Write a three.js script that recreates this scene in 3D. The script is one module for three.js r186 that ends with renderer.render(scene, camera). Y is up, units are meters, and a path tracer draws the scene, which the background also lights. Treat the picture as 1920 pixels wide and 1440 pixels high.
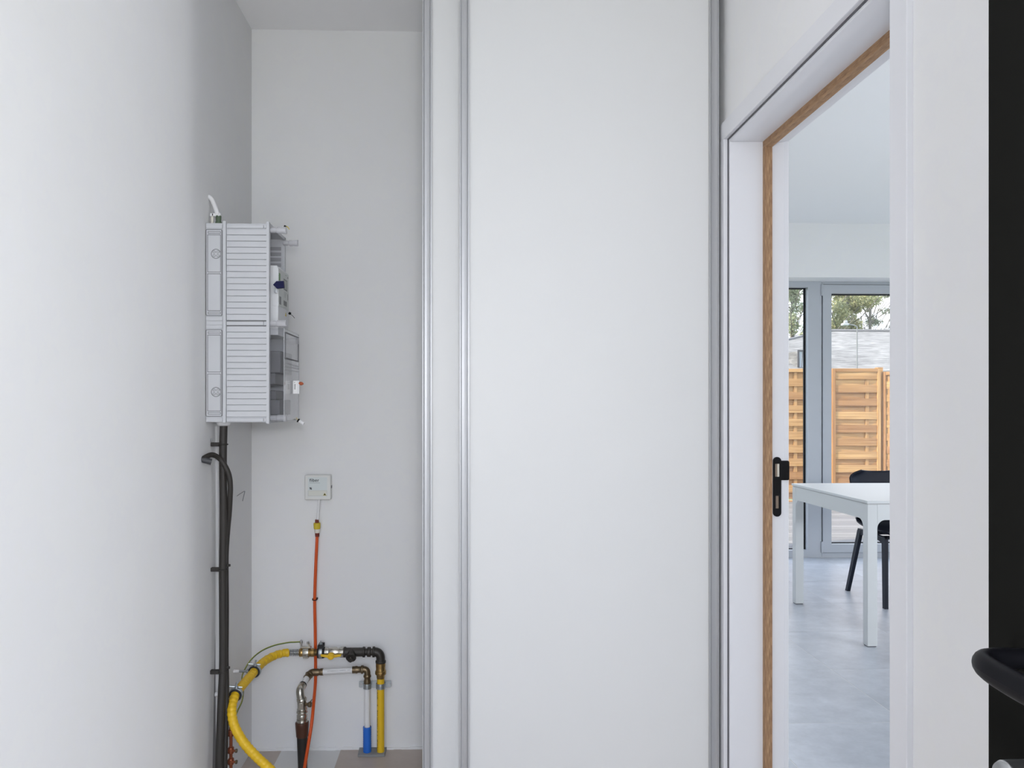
import * as THREE from 'three';
import { mergeGeometries } from 'three/addons/utils/BufferGeometryUtils.js';
import { RoundedBoxGeometry } from 'three/addons/geometries/RoundedBoxGeometry.js';
import { RectAreaLightUniformsLib } from 'three/addons/lights/RectAreaLightUniformsLib.js';

// ---------------------------------------------------------------- camera, sky, sun, exposure
const scene = new THREE.Scene();
const EYE = 1.242;
const camera = new THREE.PerspectiveCamera(2 * Math.atan(720 / 1400) * 180 / Math.PI, 1920 / 1440, 0.02, 300);
camera.position.set(0, EYE, 0);
camera.rotation.y = -0.027;
camera.setViewOffset(1920, 1440, 54, -42, 1920, 1440);
camera.updateProjectionMatrix();

const renderer = new THREE.WebGLRenderer({ antialias: true });
renderer.toneMapping = THREE.LinearToneMapping;
renderer.toneMappingExposure = 1.0;
renderer.shadowMap.enabled = true;
RectAreaLightUniformsLib.init();

// deterministic noise
function rng(seed) { let a = seed >>> 0; return () => { a = (a + 0x6d2b79f5) | 0; let t = Math.imul(a ^ (a >>> 15), 1 | a); t = (t + Math.imul(t ^ (t >>> 7), 61 | t)) ^ t; return ((t ^ (t >>> 14)) >>> 0) / 4294967296; }; }
function tileNoise(n, cells, seed) {          // tileable value noise, n x n, cells = [cx, cy]
  const [cx, cy] = cells, r = rng(seed), g = new Float32Array(cx * cy); for (let i = 0; i < g.length; i++) g[i] = r();
  const out = new Float32Array(n * n), sm = (t) => t * t * (3 - 2 * t);
  for (let y = 0; y < n; y++) for (let x = 0; x < n; x++) {
    const fx = x / n * cx, fy = y / n * cy, x0 = Math.floor(fx), y0 = Math.floor(fy), tx = sm(fx - x0), ty = sm(fy - y0), x1 = (x0 + 1) % cx, y1 = (y0 + 1) % cy;
    out[y * n + x] = (g[y0 * cx + x0] * (1 - tx) + g[y0 * cx + x1] * tx) * (1 - ty) + (g[y1 * cx + x0] * (1 - tx) + g[y1 * cx + x1] * tx) * ty;
  }
  return out;
}
function fbm(n, layers) { const o = new Float32Array(n * n); let s = 0; for (const [cx, cy, w, seed] of layers) { const l = tileNoise(n, [cx, cy], seed); s += w; for (let i = 0; i < o.length; i++) o[i] += l[i] * w; } for (let i = 0; i < o.length; i++) o[i] /= s; return o; }
function texOf(n, fn, srgb, repeat) {
  const d = new Uint8Array(n * n * 4);
  for (let i = 0; i < n * n; i++) { const c = fn(i); for (let k = 0; k < 3; k++) d[i * 4 + k] = Math.max(0, Math.min(255, Math.round(c[k] * 255))); d[i * 4 + 3] = 255; }
  const t = new THREE.DataTexture(d, n, n); t.wrapS = t.wrapT = THREE.RepeatWrapping; t.magFilter = THREE.LinearFilter; t.minFilter = THREE.LinearFilter;
  if (srgb) t.colorSpace = THREE.SRGBColorSpace; if (repeat) t.repeat.set(repeat[0], repeat[1]); t.needsUpdate = true; return t;
}

// sky: a bright day of thin broken cloud
{
  const W = 512, H = 256, d = new Float32Array(W * H * 4), n = fbm(512, [[6, 6, 1, 11], [12, 12, .6, 12], [24, 24, .35, 13], [48, 48, .2, 14]]);
  for (let y = 0; y < H; y++) for (let x = 0; x < W; x++) {
    const up = (y + .5) / H - .5, e = Math.max(0, up * 2), i = (y * W + x) * 4, v = n[(y * 2 % 512) * 512 + x];
    const c = Math.min(1, Math.max(0, (v - .40) * 5)), blue = [.60 - .12 * e, .78 - .10 * e, 1.06 - .04 * e], white = [1.02, 1.05, 1.13];
    for (let k = 0; k < 3; k++) d[i + k] = up > 0 ? blue[k] * (1 - c) + white[k] * c : .45;
    d[i + 3] = 1;
  }
  const sky = new THREE.DataTexture(d, W, H, THREE.RGBAFormat, THREE.FloatType);
  sky.mapping = THREE.EquirectangularReflectionMapping; sky.magFilter = THREE.LinearFilter; sky.colorSpace = THREE.LinearSRGBColorSpace; sky.needsUpdate = true;
  scene.background = sky; scene.environment = sky;
  scene.backgroundIntensity = scene.environmentIntensity = 3.0;
}
const sun = new THREE.DirectionalLight(0xfff0da, 8.0);
sun.position.set(-14, 15, -4); sun.target.position.set(4, 0, -9);
sun.castShadow = true; sun.shadow.radius = 2; sun.shadow.mapSize.set(2048, 2048);
Object.assign(sun.shadow.camera, { left: -30, right: 30, top: 30, bottom: -30, near: 1, far: 80 });
scene.add(sun, sun.target);

// ---------------------------------------------------------------- helpers
const V = (x, y, z) => new THREE.Vector3(x, y, z);
const counts = {};
function numbered(name) { const n = counts[name] = (counts[name] ?? -1) + 1; return n ? name + '_' + String(n).padStart(3, '0') : name; }
function thing(name, label, category, group) { const g = new THREE.Group(); g.name = numbered(name); g.userData = { label, category }; if (group) g.userData.group = group; scene.add(g); return g; }
function struct(name, label) { const g = new THREE.Group(); g.name = name; g.userData = { kind: 'structure' }; if (label) g.userData.label = label; scene.add(g); return g; }
function part(parent, name, geo, m, label, kind) {
  if (Array.isArray(geo)) geo = join(geo);
  const o = new THREE.Mesh(geo, m); o.castShadow = o.receiveShadow = true;
  const same = parent.children.filter((c) => c.name === name || c.name.startsWith(name + '_0')).length;
  o.name = same ? name + '_' + String(same).padStart(3, '0') : name;
  if (label) o.userData.label = label; if (kind) o.userData.kind = kind;
  parent.add(o); return o;
}
function join(list) { return mergeGeometries(list.map((g) => { g = g.index ? g.toNonIndexed() : g; for (const k of Object.keys(g.attributes)) if (!['position', 'normal', 'uv'].includes(k)) g.deleteAttribute(k); if (!g.attributes.uv) g.setAttribute('uv', new THREE.BufferAttribute(new Float32Array(g.attributes.position.count * 2), 2)); return g; })); }
// put a thing's origin at its base (the middle of its foot), its parts staying where they are
function rebase(g, keep = {}) {
  g.updateMatrixWorld(true); const b = new THREE.Box3().setFromObject(g), p = V((b.min.x + b.max.x) / 2, b.min.y, (b.min.z + b.max.z) / 2); Object.assign(p, keep);
  for (const c of g.children) c.position.sub(p); g.position.copy(p); return g;
}
// uv in metres by the face's main direction
function metric(g, swap = false, ox = 0, oy = 0) {
  if (g.index) g = g.toNonIndexed(); const p = g.attributes.position, n = g.attributes.normal, uv = new Float32Array(p.count * 2);
  for (let i = 0; i < p.count; i++) {
    const ax = Math.abs(n.getX(i)), ay = Math.abs(n.getY(i)), az = Math.abs(n.getZ(i)); let u, v;
    if (ax >= ay && ax >= az) { u = p.getZ(i); v = p.getY(i); } else if (ay >= az) { u = p.getX(i); v = p.getZ(i); } else { u = p.getX(i); v = p.getY(i); }
    if (swap) [u, v] = [v, u]; uv[i * 2] = u + ox; uv[i * 2 + 1] = v + oy;
  }
  g.setAttribute('uv', new THREE.BufferAttribute(uv, 2)); return g;
}
const bx = (x0, x1, y0, y1, z0, z1) => metric(new THREE.BoxGeometry(Math.abs(x1 - x0), Math.abs(y1 - y0), Math.abs(z1 - z0)).translate((x0 + x1) / 2, (y0 + y1) / 2, (z0 + z1) / 2));
const rb = (x0, x1, y0, y1, z0, z1, r = .003, seg = 2) => metric(new RoundedBoxGeometry(Math.abs(x1 - x0), Math.abs(y1 - y0), Math.abs(z1 - z0), seg, r).translate((x0 + x1) / 2, (y0 + y1) / 2, (z0 + z1) / 2));
function orient(g, a, b) { // geometry along +y from the origin -> from a towards b
  const d = V(...b).sub(V(...a)); g.applyQuaternion(new THREE.Quaternion().setFromUnitVectors(V(0, 1, 0), d.clone().normalize())); return g.translate(...a);
}
const dist = (a, b) => V(...a).distanceTo(V(...b));
function rod(a, b, r, r2 = r, seg = 20) { const l = dist(a, b); return orient(new THREE.CylinderGeometry(r2, r, l, seg).translate(0, l / 2, 0), a, b); }
function lathe(a, b, prof, seg = 28) { // prof: [share of the way or metres along, radius]
  const l = dist(a, b); return orient(new THREE.LatheGeometry(prof.map(([t, r]) => new THREE.Vector2(Math.max(r, 1e-5), t * l)), seg), a, b);
}
function hexNut(a, b, r) { const l = dist(a, b), c = l * .12; return orient(join([new THREE.CylinderGeometry(r, r, l - 2 * c, 6).translate(0, l / 2, 0), new THREE.CylinderGeometry(r * .9, r, c, 6).translate(0, l - c / 2, 0), new THREE.CylinderGeometry(r, r * .9, c, 6).translate(0, c / 2, 0)]), a, b); }
function tube(points, r, seg = 80, radial = 12, tension = .5) { const c = new THREE.CatmullRomCurve3(points.map((p) => V(...p)), false, 'catmullrom', tension); return capped(c, r, seg, radial); }
function capped(c, r, seg, radial) {
  const parts = [new THREE.TubeGeometry(c, seg, r, radial)];
  for (const t of [0, 1]) { const p = c.getPointAt(t), q = c.getTangentAt(t).multiplyScalar(t ? 1 : -1); parts.push(new THREE.CircleGeometry(r, radial).applyQuaternion(new THREE.Quaternion().setFromUnitVectors(V(0, 0, 1), q)).translate(p.x, p.y, p.z)); }
  return join(parts);
}
function elbow(a, corner, b, r, bend, seg = 24) { // straight, quarter bend, straight
  const A = V(...a), C = V(...corner), B = V(...b), p = new THREE.CurvePath(), s = C.clone().add(A.clone().sub(C).setLength(bend)), e = C.clone().add(B.clone().sub(C).setLength(bend));
  if (A.distanceTo(s) > 1e-4) p.add(new THREE.LineCurve3(A, s)); p.add(new THREE.QuadraticBezierCurve3(s, C, e)); if (e.distanceTo(B) > 1e-4) p.add(new THREE.LineCurve3(e, B));
  return capped(p, r, seg * 2, 20);
}
function ring(c, dir, r, t, seg = 28) { const q = new THREE.Quaternion().setFromUnitVectors(V(0, 0, 1), V(...dir).normalize()); return new THREE.TorusGeometry(r, t, 10, seg).applyQuaternion(q).translate(...c); }
function extrude(shape, depth, opt = {}) { return new THREE.ExtrudeGeometry(shape, { depth, bevelEnabled: false, curveSegments: 12, ...opt }); }
function poly(pts) { return new THREE.Shape(pts.map(([x, y]) => new THREE.Vector2(x, y))); }
function roundRect(x, y, w, h, r, S = THREE.Shape) { const s = new S(); s.moveTo(x + r, y); s.lineTo(x + w - r, y); s.absarc(x + w - r, y + r, r, -Math.PI / 2, 0); s.lineTo(x + w, y + h - r); s.absarc(x + w - r, y + h - r, r, 0, Math.PI / 2); s.lineTo(x + r, y + h); s.absarc(x + r, y + h - r, r, Math.PI / 2, Math.PI); s.lineTo(x, y + r); s.absarc(x + r, y + r, r, Math.PI, Math.PI * 1.5); return s; }

// ---------------------------------------------------------------- materials
const M = {};
const std = (color, roughness = .6, metalness = 0, more = {}) => new THREE.MeshStandardMaterial({ color, roughness, metalness, ...more });
const phys = (color, roughness, metalness, more) => new THREE.MeshPhysicalMaterial({ color, roughness, metalness, ...more });
const lin = (r, g, b) => new THREE.Color().setRGB(r, g, b);
{
  const n1 = fbm(512, [[6, 6, 1, 1], [17, 17, .8, 2], [60, 60, .4, 3], [160, 160, .25, 4]]);
  const plasterBump = texOf(512, (i) => [n1[i], n1[i], n1[i]], false, [.9, .9]);
  const plasterTone = texOf(512, (i) => { const v = .975 + .016 * (n1[i] - .3); return [v, v, v * .998]; }, true, [.55, .55]);
  M.wall = std(lin(.85, .85, .85), .9, 0, { map: plasterTone, bumpMap: plasterBump, bumpScale: .0001 });
  M.ceiling = std(lin(.88, .88, .88), .92, 0, { bumpMap: plasterBump, bumpScale: .0006 });
  M.mortar = std(lin(.30, .30, .295), .95, 0, { map: plasterTone, bumpMap: plasterBump, bumpScale: .004 });
  M.chase = std(lin(.27, .27, .28), .95, 0, { bumpMap: plasterBump, bumpScale: .006 });
  M.render = std(lin(.7, .7, .68), .95);
  const n2 = fbm(512, [[3, 3, 1, 21], [9, 12, .8, 22], [30, 44, .5, 23], [120, 140, .3, 24]]);
  const mk = (a, b) => texOf(512, (i) => { const t = Math.min(1, Math.max(0, n2[i] * 1.6 - .3)); return [0, 1, 2].map((k) => a[k] * (1 - t) + b[k] * t); }, true, [.8, .8]);
  M.tileHall = std(0xffffff, .42, 0, { map: mk([.70, .65, .612], [.76, .715, .675]) });
  M.tileLiving = std(0xffffff, .36, 0, { map: mk([.64, .66, .69], [.765, .785, .815]) });
  M.grout = std(lin(.72, .72, .71), .9);
  // wood with grain along u
  const g = fbm(512, [[4, 40, 1, 31], [9, 120, .9, 32], [20, 250, .5, 33], [3, 9, .6, 34]]);
  const wood = (a, b, rep, sh = 1.8, off = .4) => texOf(512, (i) => { const t = Math.min(1, Math.max(0, g[i] * sh - off)); return [0, 1, 2].map((k) => a[k] * (1 - t) + b[k] * t); }, true, rep);
  M.stop = std(0xffffff, .7, 0, { map: wood([.51, .385, .28], [.75, .61, .46], [11, 9], 1.5, .25) });
  M.fence = [[.71, .55, .36], [.75, .595, .39], [.68, .515, .335], [.78, .63, .42]].map((b, k) => std(0xffffff, .85, 0, { map: wood([b[0] * .78, b[1] * .72, b[2] * .66], b, [.5, 2.0 + k * .15]) }));
  M.deck = [[.47, .47, .47], [.50, .50, .50], [.445, .445, .45]].map((b, k) => std(0xffffff, .8, 0, { map: wood(b.map((v) => v * .86), b, [.4, 2.2 + .1 * k]) }));
  const rf = fbm(512, [[14, 60, 1, 41], [30, 90, .8, 42], [6, 6, .5, 43], [100, 220, .4, 44]]);
  M.roof = std(0xffffff, .95, 0, { map: texOf(512, (i) => { const row = ((Math.floor(i / 512) % 32) / 32), v = .435 + .36 * (rf[i] - .5) - (row < .1 ? .05 : 0); return [v * 1.0, v * 1.0, v * .98]; }, true, [.18, .21]) });
  M.lawn = std(lin(.10, .15, .05), 1); M.paving = std(lin(.66, .66, .66), .95);
}
M.whitePaint = std(lin(.755, .76, .785), .4);
M.lacquer = std(lin(.70, .705, .70), .5);
M.aluminium = std(lin(.46, .465, .475), .42, .45);
M.pvc = std(lin(.44, .465, .50), .4);
M.gasket = std(0x0e1012, .7);
M.pane = phys(0xffffff, .02, 0, { transmission: 1, thickness: 0, ior: 1.45 });
M.clear = phys(lin(.93, .932, .94), .10, 0, { transmission: 1, thickness: 0, ior: 1.4 });
M.frosted = phys(lin(.80, .80, .82), .35, 0, { transmission: .55, thickness: 0, ior: 1.4 });
M.boxGrey = std(lin(.59, .60, .62), .5);
M.boxLine = std(lin(.16, .16, .165), .6);
M.meterWhite = std(lin(.74, .75, .76), .45);
M.darkGrey = std(lin(.10, .10, .11), .5);
M.midGrey = std(lin(.22, .22, .24), .5);
M.black = phys(lin(.005, .005, .006), .55, 0, { specularIntensity: .35 });
M.cable = std(lin(.030, .026, .022), .55);
M.conduit = std(lin(.055, .057, .062), .5);
M.whitePlastic = std(lin(.80, .80, .80), .4);
M.cream = std(lin(.72, .69, .60), .5);
M.orange = std(lin(.66, .085, .008), .42);
M.redBrown = std(lin(.16, .018, .006), .4);
M.yellow = std(lin(.80, .50, .015), .45);
M.yellowCap = std(lin(.62, .47, .03), .45);
M.brass = std(lin(.42, .27, .10), .32, .9);
M.bronze = std(lin(.20, .15, .09), .38, .85);
M.chrome = std(lin(.60, .58, .52), .24, 1);
M.steel = std(lin(.55, .56, .57), .3, 1);
M.zinc = std(lin(.48, .52, .54), .36, .9);
M.castIron = std(lin(.045, .040, .035), .48, .4);
M.rubber = std(lin(.016, .016, .018), .7);
M.blue = std(lin(.018, .15, .62), .45);
M.green = std(lin(.02, .09, .02), .5);
M.greenYellow = std(lin(.30, .32, .05), .5);
M.brown = std(lin(.075, .028, .014), .42);
M.blackPipe = std(lin(.020, .017, .014), .5);
M.copper = std(lin(.32, .10, .05), .4, .8);
M.navy = std(lin(.012, .014, .014), .45);
M.lockBlue = phys(lin(.005, .006, .055), .55, 0, { specularIntensity: .5 });
M.doorBlack = phys(lin(.0045, .0045, .0038), .8, 0, { specularIntensity: .12 });
M.handle = phys(lin(.0025, .0025, .0035), .42, 0, { specularIntensity: .3 });
M.tableWhite = std(lin(.65, .67, .67), .45);
M.chair = phys(lin(.007, .010, .020), .5, 0, { specularIntensity: .45 });
M.globe = new THREE.MeshStandardMaterial({ color: 0xffffff, emissive: 0xffffff, emissiveIntensity: 1.6, roughness: .4 });  // glow for the globes of the added fill lamps
M.pocket = std(lin(.26, .20, .15), .6);

// ---------------------------------------------------------------- the setting
const XL = -.762, ZB = -2.7145, XR = .7515, CH = 2.602, ZJ = -2.09, HEAD = 1.9906, ZN = -1.288, XW = .916, CL = 2.70, ZE = .35, ZG = -6.0666, ZWI = -5.87, XE = 5.7;
{
  // left wall, with the rough chase cut for the cables
  const w = struct('wall_left', 'smooth white plastered wall along the left of the hall');
  const face = poly([[-.65, -.12], [2.85, -.12], [2.85, CH + .1], [-.65, CH + .1]]);
  face.holes.push(new THREE.Path([[2.3155, 1.182], [2.3345, 1.18], [2.345, .75], [2.3557, .51], [2.362, .10], [2.366, 0.0], [2.288, 0.0], [2.293, .14], [2.308, .40], [2.318, .55], [2.321, .80]].map(([x, y]) => new THREE.Vector2(x, y))));
  const g = extrude(face, .012); g.rotateY(Math.PI / 2).translate(XL - .012, 0, 0);   // shape x -> -z
  part(w, 'plaster_face', metric(g), M.wall);
  part(w, 'masonry', bx(XL - .25, XL - .012, -.12, CH + .1, .65, -2.85), M.chase);
}
{ const w = struct('wall_back', 'white plastered back wall of the utility closet'); part(w, 'plaster_face', bx(XL - .2, XR + .02, -.12, CH + .1, ZB, ZB - .15), M.wall); }
{ const w = struct('ceiling', 'white ceiling over hall and closet'); part(w, 'plaster_face', bx(XL - .2, XW, CH, CH + .25, ZE + .3, ZB - .15), M.ceiling); }
{ const w = struct('wall_right', 'white wall between hall and dining room, with a doorway');
  part(w, 'plaster_face', [bx(XR, XW, -.12, CL + .2, ZN + .03, ZE + .3), bx(XR, XW, HEAD + .03, CL + .2, ZN + .03, ZJ - .03), bx(XR, XW, -.12, CL + .2, ZJ - .03, ZWI - .3)], M.wall); }
{ const w = struct('wall_front', 'white wall around the open front door, behind the camera'); part(w, 'plaster_face', [bx(XL - .2, -.66, -.12, CH + .2, ZE, ZE + .3), bx(.47, XE + .2, -.12, CL + .2, ZE, ZE + .3), bx(-.66, .47, 2.57, CH + .2, ZE, ZE + .3)], M.wall); }
{ const w = struct('added_window_4', 'fanlight added for more daylight above the front door, unseen behind the camera'); for (const [a, b] of [[2.15, 2.20], [2.53, 2.57]]) part(w, 'frame', rb(-.66, .47, a, b, ZE + .06, ZE, .003), M.whitePaint); part(w, 'pane', bx(-.66, .47, 2.20, 2.53, ZE + .033, ZE + .027), M.pane); }  // unseen fanlight, added to let more sky light into the hall
{ const w = struct('wall_window', 'white lintel wall above the terrace door'); part(w, 'plaster_face', [bx(XW, XE, 2.27, CL + .2, ZWI, ZWI - .34), bx(XW, 1.15, -.12, 2.27, ZWI, ZWI - .34), bx(5.25, XE, -.12, 2.27, ZWI, ZWI - .34)], M.wall); }
{ const w = struct('wall_dining', 'white far side wall of the dining room'); part(w, 'plaster_face', [bx(XE, XE + .3, 2.3, CL + .2, ZE, ZWI - .34), bx(XE, XE + .3, -.12, 2.3, ZE, -2.5), bx(XE, XE + .3, -.12, 2.3, -5.4, ZWI - .34)], M.wall); }
{ const w = struct('ceiling_dining', 'white ceiling of the dining room'); part(w, 'plaster_face', bx(XW - .1, XE + .3, CL, CL + .25, ZE, ZWI - .34), M.ceiling); }
{ // floor: grout bed with tiles laid on it
  const f = struct('floor', 'floor of large square tiles with thin joints');
  part(f, 'grout_bed', bx(XL - .2, XE + .3, -.12, -.0007, ZE + .3, ZG - .1), M.grout);
  const T = .5875, G = .0035, X0 = 1.1506 - T * 4, Z0 = -2.8919 + T * 6;
  const patch = [-.655, -.442, ZB, -2.475];
  for (let i = 0; i < 14; i++) for (let j = 0; j < 12; j++) {
    let x0 = X0 + i * T + G / 2, x1 = x0 + T - G, z0 = Z0 - j * T - G / 2, z1 = z0 - T + G;
    x0 = Math.max(x0, XL); x1 = Math.min(x1, XE); z0 = Math.min(z0, ZE + .25); z1 = Math.max(z1, x0 < .9 ? ZB : ZG + .004);
    if (x1 - x0 < .02 || z0 - z1 < .02) continue;
    if (x0 < XR && x1 > XW) { tile(x0, XR + .08, z0, z1, M.tileHall); tile(XR + .083, x1, z0, z1, M.tileLiving); continue; }
    const m = x1 > .95 ? M.tileLiving : M.tileHall;
    if (x0 < patch[1] && x1 > patch[0] && z1 < patch[3]) { // tiles cut round the pipe opening
      for (const [a, b, c, d] of [[x0, Math.min(x1, patch[0]), z0, z1], [Math.max(x0, patch[1]), x1, z0, z1], [Math.max(x0, patch[0]), Math.min(x1, patch[1]), z0, patch[3]]]) if (b - a > .004 && c - d > .004) tile(a, b, c, d, m);
    } else tile(x0, x1, z0, z1, m);
  }
  function tile(x0, x1, z0, z1, m) { const r = rng(Math.round(x0 * 977 + z0 * 3313) >>> 0), g = metric(new THREE.BoxGeometry(x1 - x0, .009, z0 - z1).translate((x0 + x1) / 2, -.0045, (z0 + z1) / 2), false, r() * 5, r() * 5); part(f, 'tile', g, m); }
  part(f, 'mortar_patch', bx(-.655, -.442, -.010, -.002, ZB, -2.475), M.mortar, 'grey mortar patch where the tiles are cut out');
}
{ // rough joint at the foot of the closet's back wall
  const r = rng(5), t = struct('trim_1', 'rough plaster edge along the foot of the closet wall'), list = [];
  for (let x = XL; x < -.1; x += .03) { const h = .004 + r() * .008; list.push(bx(x, x + .031, -.001, h, ZB + .002 + r() * .004, ZB - .01)); }
  part(t, 'plaster_edge', list, M.wall);
}
// threshold and outside ground
{ const g = struct('ground', 'ground outside the house'); part(g, 'lawn', bx(-60, 90, -.30, -.16, 60, -90), M.lawn); part(g, 'paving', bx(-6, 6, -.16, -.02, .65, 6), M.paving); }

// doorway to the dining room
{
  const d = struct('door_1', 'white door frame to the dining room with an oak stop strip, no leaf in view');
  const lip = .0032, xa = XR + .002;
  const ring3 = (x0, x1, t, zf, zn, top, m, name, rnd) => { // a lining of two sides and a head, thickness t
    part(d, name, rb(x0, x1, -.005, top, zf, zf - t, rnd), m); part(d, name, rb(x0, x1, -.005, top, zn, zn + t, rnd), m); part(d, name, rb(x0, x1, top, top + t, zn + t, zf - t, rnd), m);
  };
  ring3(xa, .9085, .03, ZJ, ZN, HEAD, M.whitePaint, 'lining', .0012);
  // oak stop strip standing 14 mm proud of the lining
  const w = .0142, sx0 = .8476, sx1 = .8690;
  part(d, 'stop_strip', metric(new THREE.BoxGeometry(sx1 - sx0, HEAD - .018, w + .002).translate((sx0 + sx1) / 2, (HEAD - .018) / 2, ZJ + w / 2 - .001), true), M.stop, 'oak stop strip');
  part(d, 'stop_strip', metric(new THREE.BoxGeometry(sx1 - sx0, HEAD - .018, w + .002).translate((sx0 + sx1) / 2, (HEAD - .018) / 2, ZN - w / 2 + .001), true), M.stop, 'oak stop strip');
  { const hg = new THREE.BoxGeometry(ZN - ZJ - .0006, .020, sx1 - sx0); hg.rotateY(Math.PI / 2).translate((sx0 + sx1) / 2, HEAD - .009, (ZN + ZJ) / 2);
    const gg = hg.toNonIndexed(), p = gg.attributes.position, uv = new Float32Array(p.count * 2); for (let i = 0; i < p.count; i++) { uv[i * 2] = p.getZ(i); uv[i * 2 + 1] = p.getX(i) + p.getY(i); } gg.setAttribute('uv', new THREE.BufferAttribute(uv, 2)); part(d, 'stop_strip', gg, M.stop, 'oak stop strip'); }
  // casings on both faces of the wall
  const casing = (x0, x1, set, wd) => {
    part(d, 'casing', rb(x0, x1, -.005, HEAD + set, ZJ - set, ZJ - set - wd, .0015), M.whitePaint); part(d, 'casing', rb(x0, x1, -.005, HEAD + set, ZN + set, ZN + set + wd, .0015), M.whitePaint);
    part(d, 'casing', rb(x0, x1, HEAD + set, HEAD + set + wd, ZN + set + wd, ZJ - set - wd, .0015), M.whitePaint);
  };
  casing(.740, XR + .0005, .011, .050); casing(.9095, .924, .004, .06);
  part(d, 'gap_shade', [bx(XR - .001, .7536, 0, HEAD + .007, ZJ - .012, ZJ - .007), bx(XR - .001, .7536, HEAD + .007, HEAD + .012, ZJ - .012, ZN + .012), bx(XR - .001, .7536, 0, HEAD + .007, ZN + .007, ZN + .012)], M.darkGrey, 'dark strip put in as gap shade beside the casing');  // dark strips painted in for the shade inside the casing gap
  // black strike plate with its lip
  const s = new THREE.Shape(), x0 = .8765, x1 = .8985, y0 = .931, y1 = 1.0985, r = .011, lx = .9215;
  s.moveTo(x0, y0 + r); s.absarc(x0 + r, y0 + r, r, Math.PI, 2 * Math.PI); s.lineTo(x1, 1.034); s.lineTo(lx - .005, 1.034); s.absarc(lx - .005, 1.039, .005, -Math.PI / 2, 0); s.lineTo(lx, 1.083); s.absarc(lx - .005, 1.083, .005, 0, Math.PI / 2); s.lineTo(x1, 1.088); s.absarc(x0 + r, y1 - r, r, 0, Math.PI); s.closePath();
  s.holes.push(roundRect(.881, 1.0425, .0135, .038, .0015, THREE.Path), roundRect(.8825, .953, .0105, .037, .0015, THREE.Path));
  const plate = part(d, 'strike_plate', extrude(s, .003, { bevelEnabled: true, bevelSize: .0006, bevelThickness: .0006, bevelSegments: 2 }).translate(0, 0, ZJ + .0008), M.black, 'matt black strike plate');
  part(plate, 'latch_pocket', [bx(.8805, .8885, 1.043, 1.081, ZJ + .0002, ZJ + .0012), bx(.882, .8935, .952, .991, ZJ + .0002, ZJ + .0012)], M.pocket);
  part(plate, 'latch_tongue', bx(.8885, .8945, 1.043, 1.081, ZJ + .0002, ZJ + .0022), M.cream);
}
// black front door, standing open beside the camera
{
  const d = struct('door_2', 'black front door standing open at the right edge, with a black lever handle');
  part(d, 'door_leaf', rb(.400, .462, .008, 2.14, -.56, .34, .003), M.doorBlack);
  const h = new THREE.CatmullRomCurve3([V(.400, 1.0655, -.512), V(.376, 1.0655, -.512), V(.362, 1.0655, -.508), V(.3555, 1.0645, -.496), V(.354, 1.0635, -.47), V(.354, 1.063, -.44), V(.355, 1.062, -.38)], false, 'catmullrom', .5);
  // oval lever section swept along that line
  const seg = 60, rad = 18, fr = h.computeFrenetFrames(seg), pos = [], idx = [];
  for (let i = 0; i <= seg; i++) { const t = i / seg, p = h.getPointAt(t), a = .0068 + .0024 * Math.min(1, t * 2.2), tg = h.getTangentAt(t), up = V(0, 1, 0), side = tg.clone().cross(up).normalize(); const end = Math.min(1, (1 - t) * 18 + .15); for (let j = 0; j <= rad; j++) { const q = j / rad * Math.PI * 2, v = p.clone().addScaledVector(side, Math.cos(q) * .0075 * end).addScaledVector(up, Math.sin(q) * a * end); pos.push(v.x, v.y, v.z); } }
  for (let i = 0; i < seg; i++) for (let j = 0; j < rad; j++) { const a = i * (rad + 1) + j, b = a + rad + 1; idx.push(a, b, a + 1, b, b + 1, a + 1); }
  const g = new THREE.BufferGeometry(); g.setAttribute('position', new THREE.Float32BufferAttribute(pos, 3)); g.setIndex(idx); g.computeVertexNormals();
  const lever = part(d, 'door_handle', g, M.handle, 'black lever handle');
  part(lever, 'rosette', rod([.400, 1.0655, -.505], [.396, 1.0655, -.505], .022, .021, 32), M.doorBlack);
  const c = part(d, 'lock_cylinder', join([lathe([.400, .985, -.505], [.372, .985, -.505], [[0, .0125], [.9, .0122], [1, .0108], [1, 0]], 32)]), M.steel, 'steel lock cylinder');
  part(c, 'keyway', bx(.3712, .3722, .9805, .9905, -.5062, -.5038), M.black);
}
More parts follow.
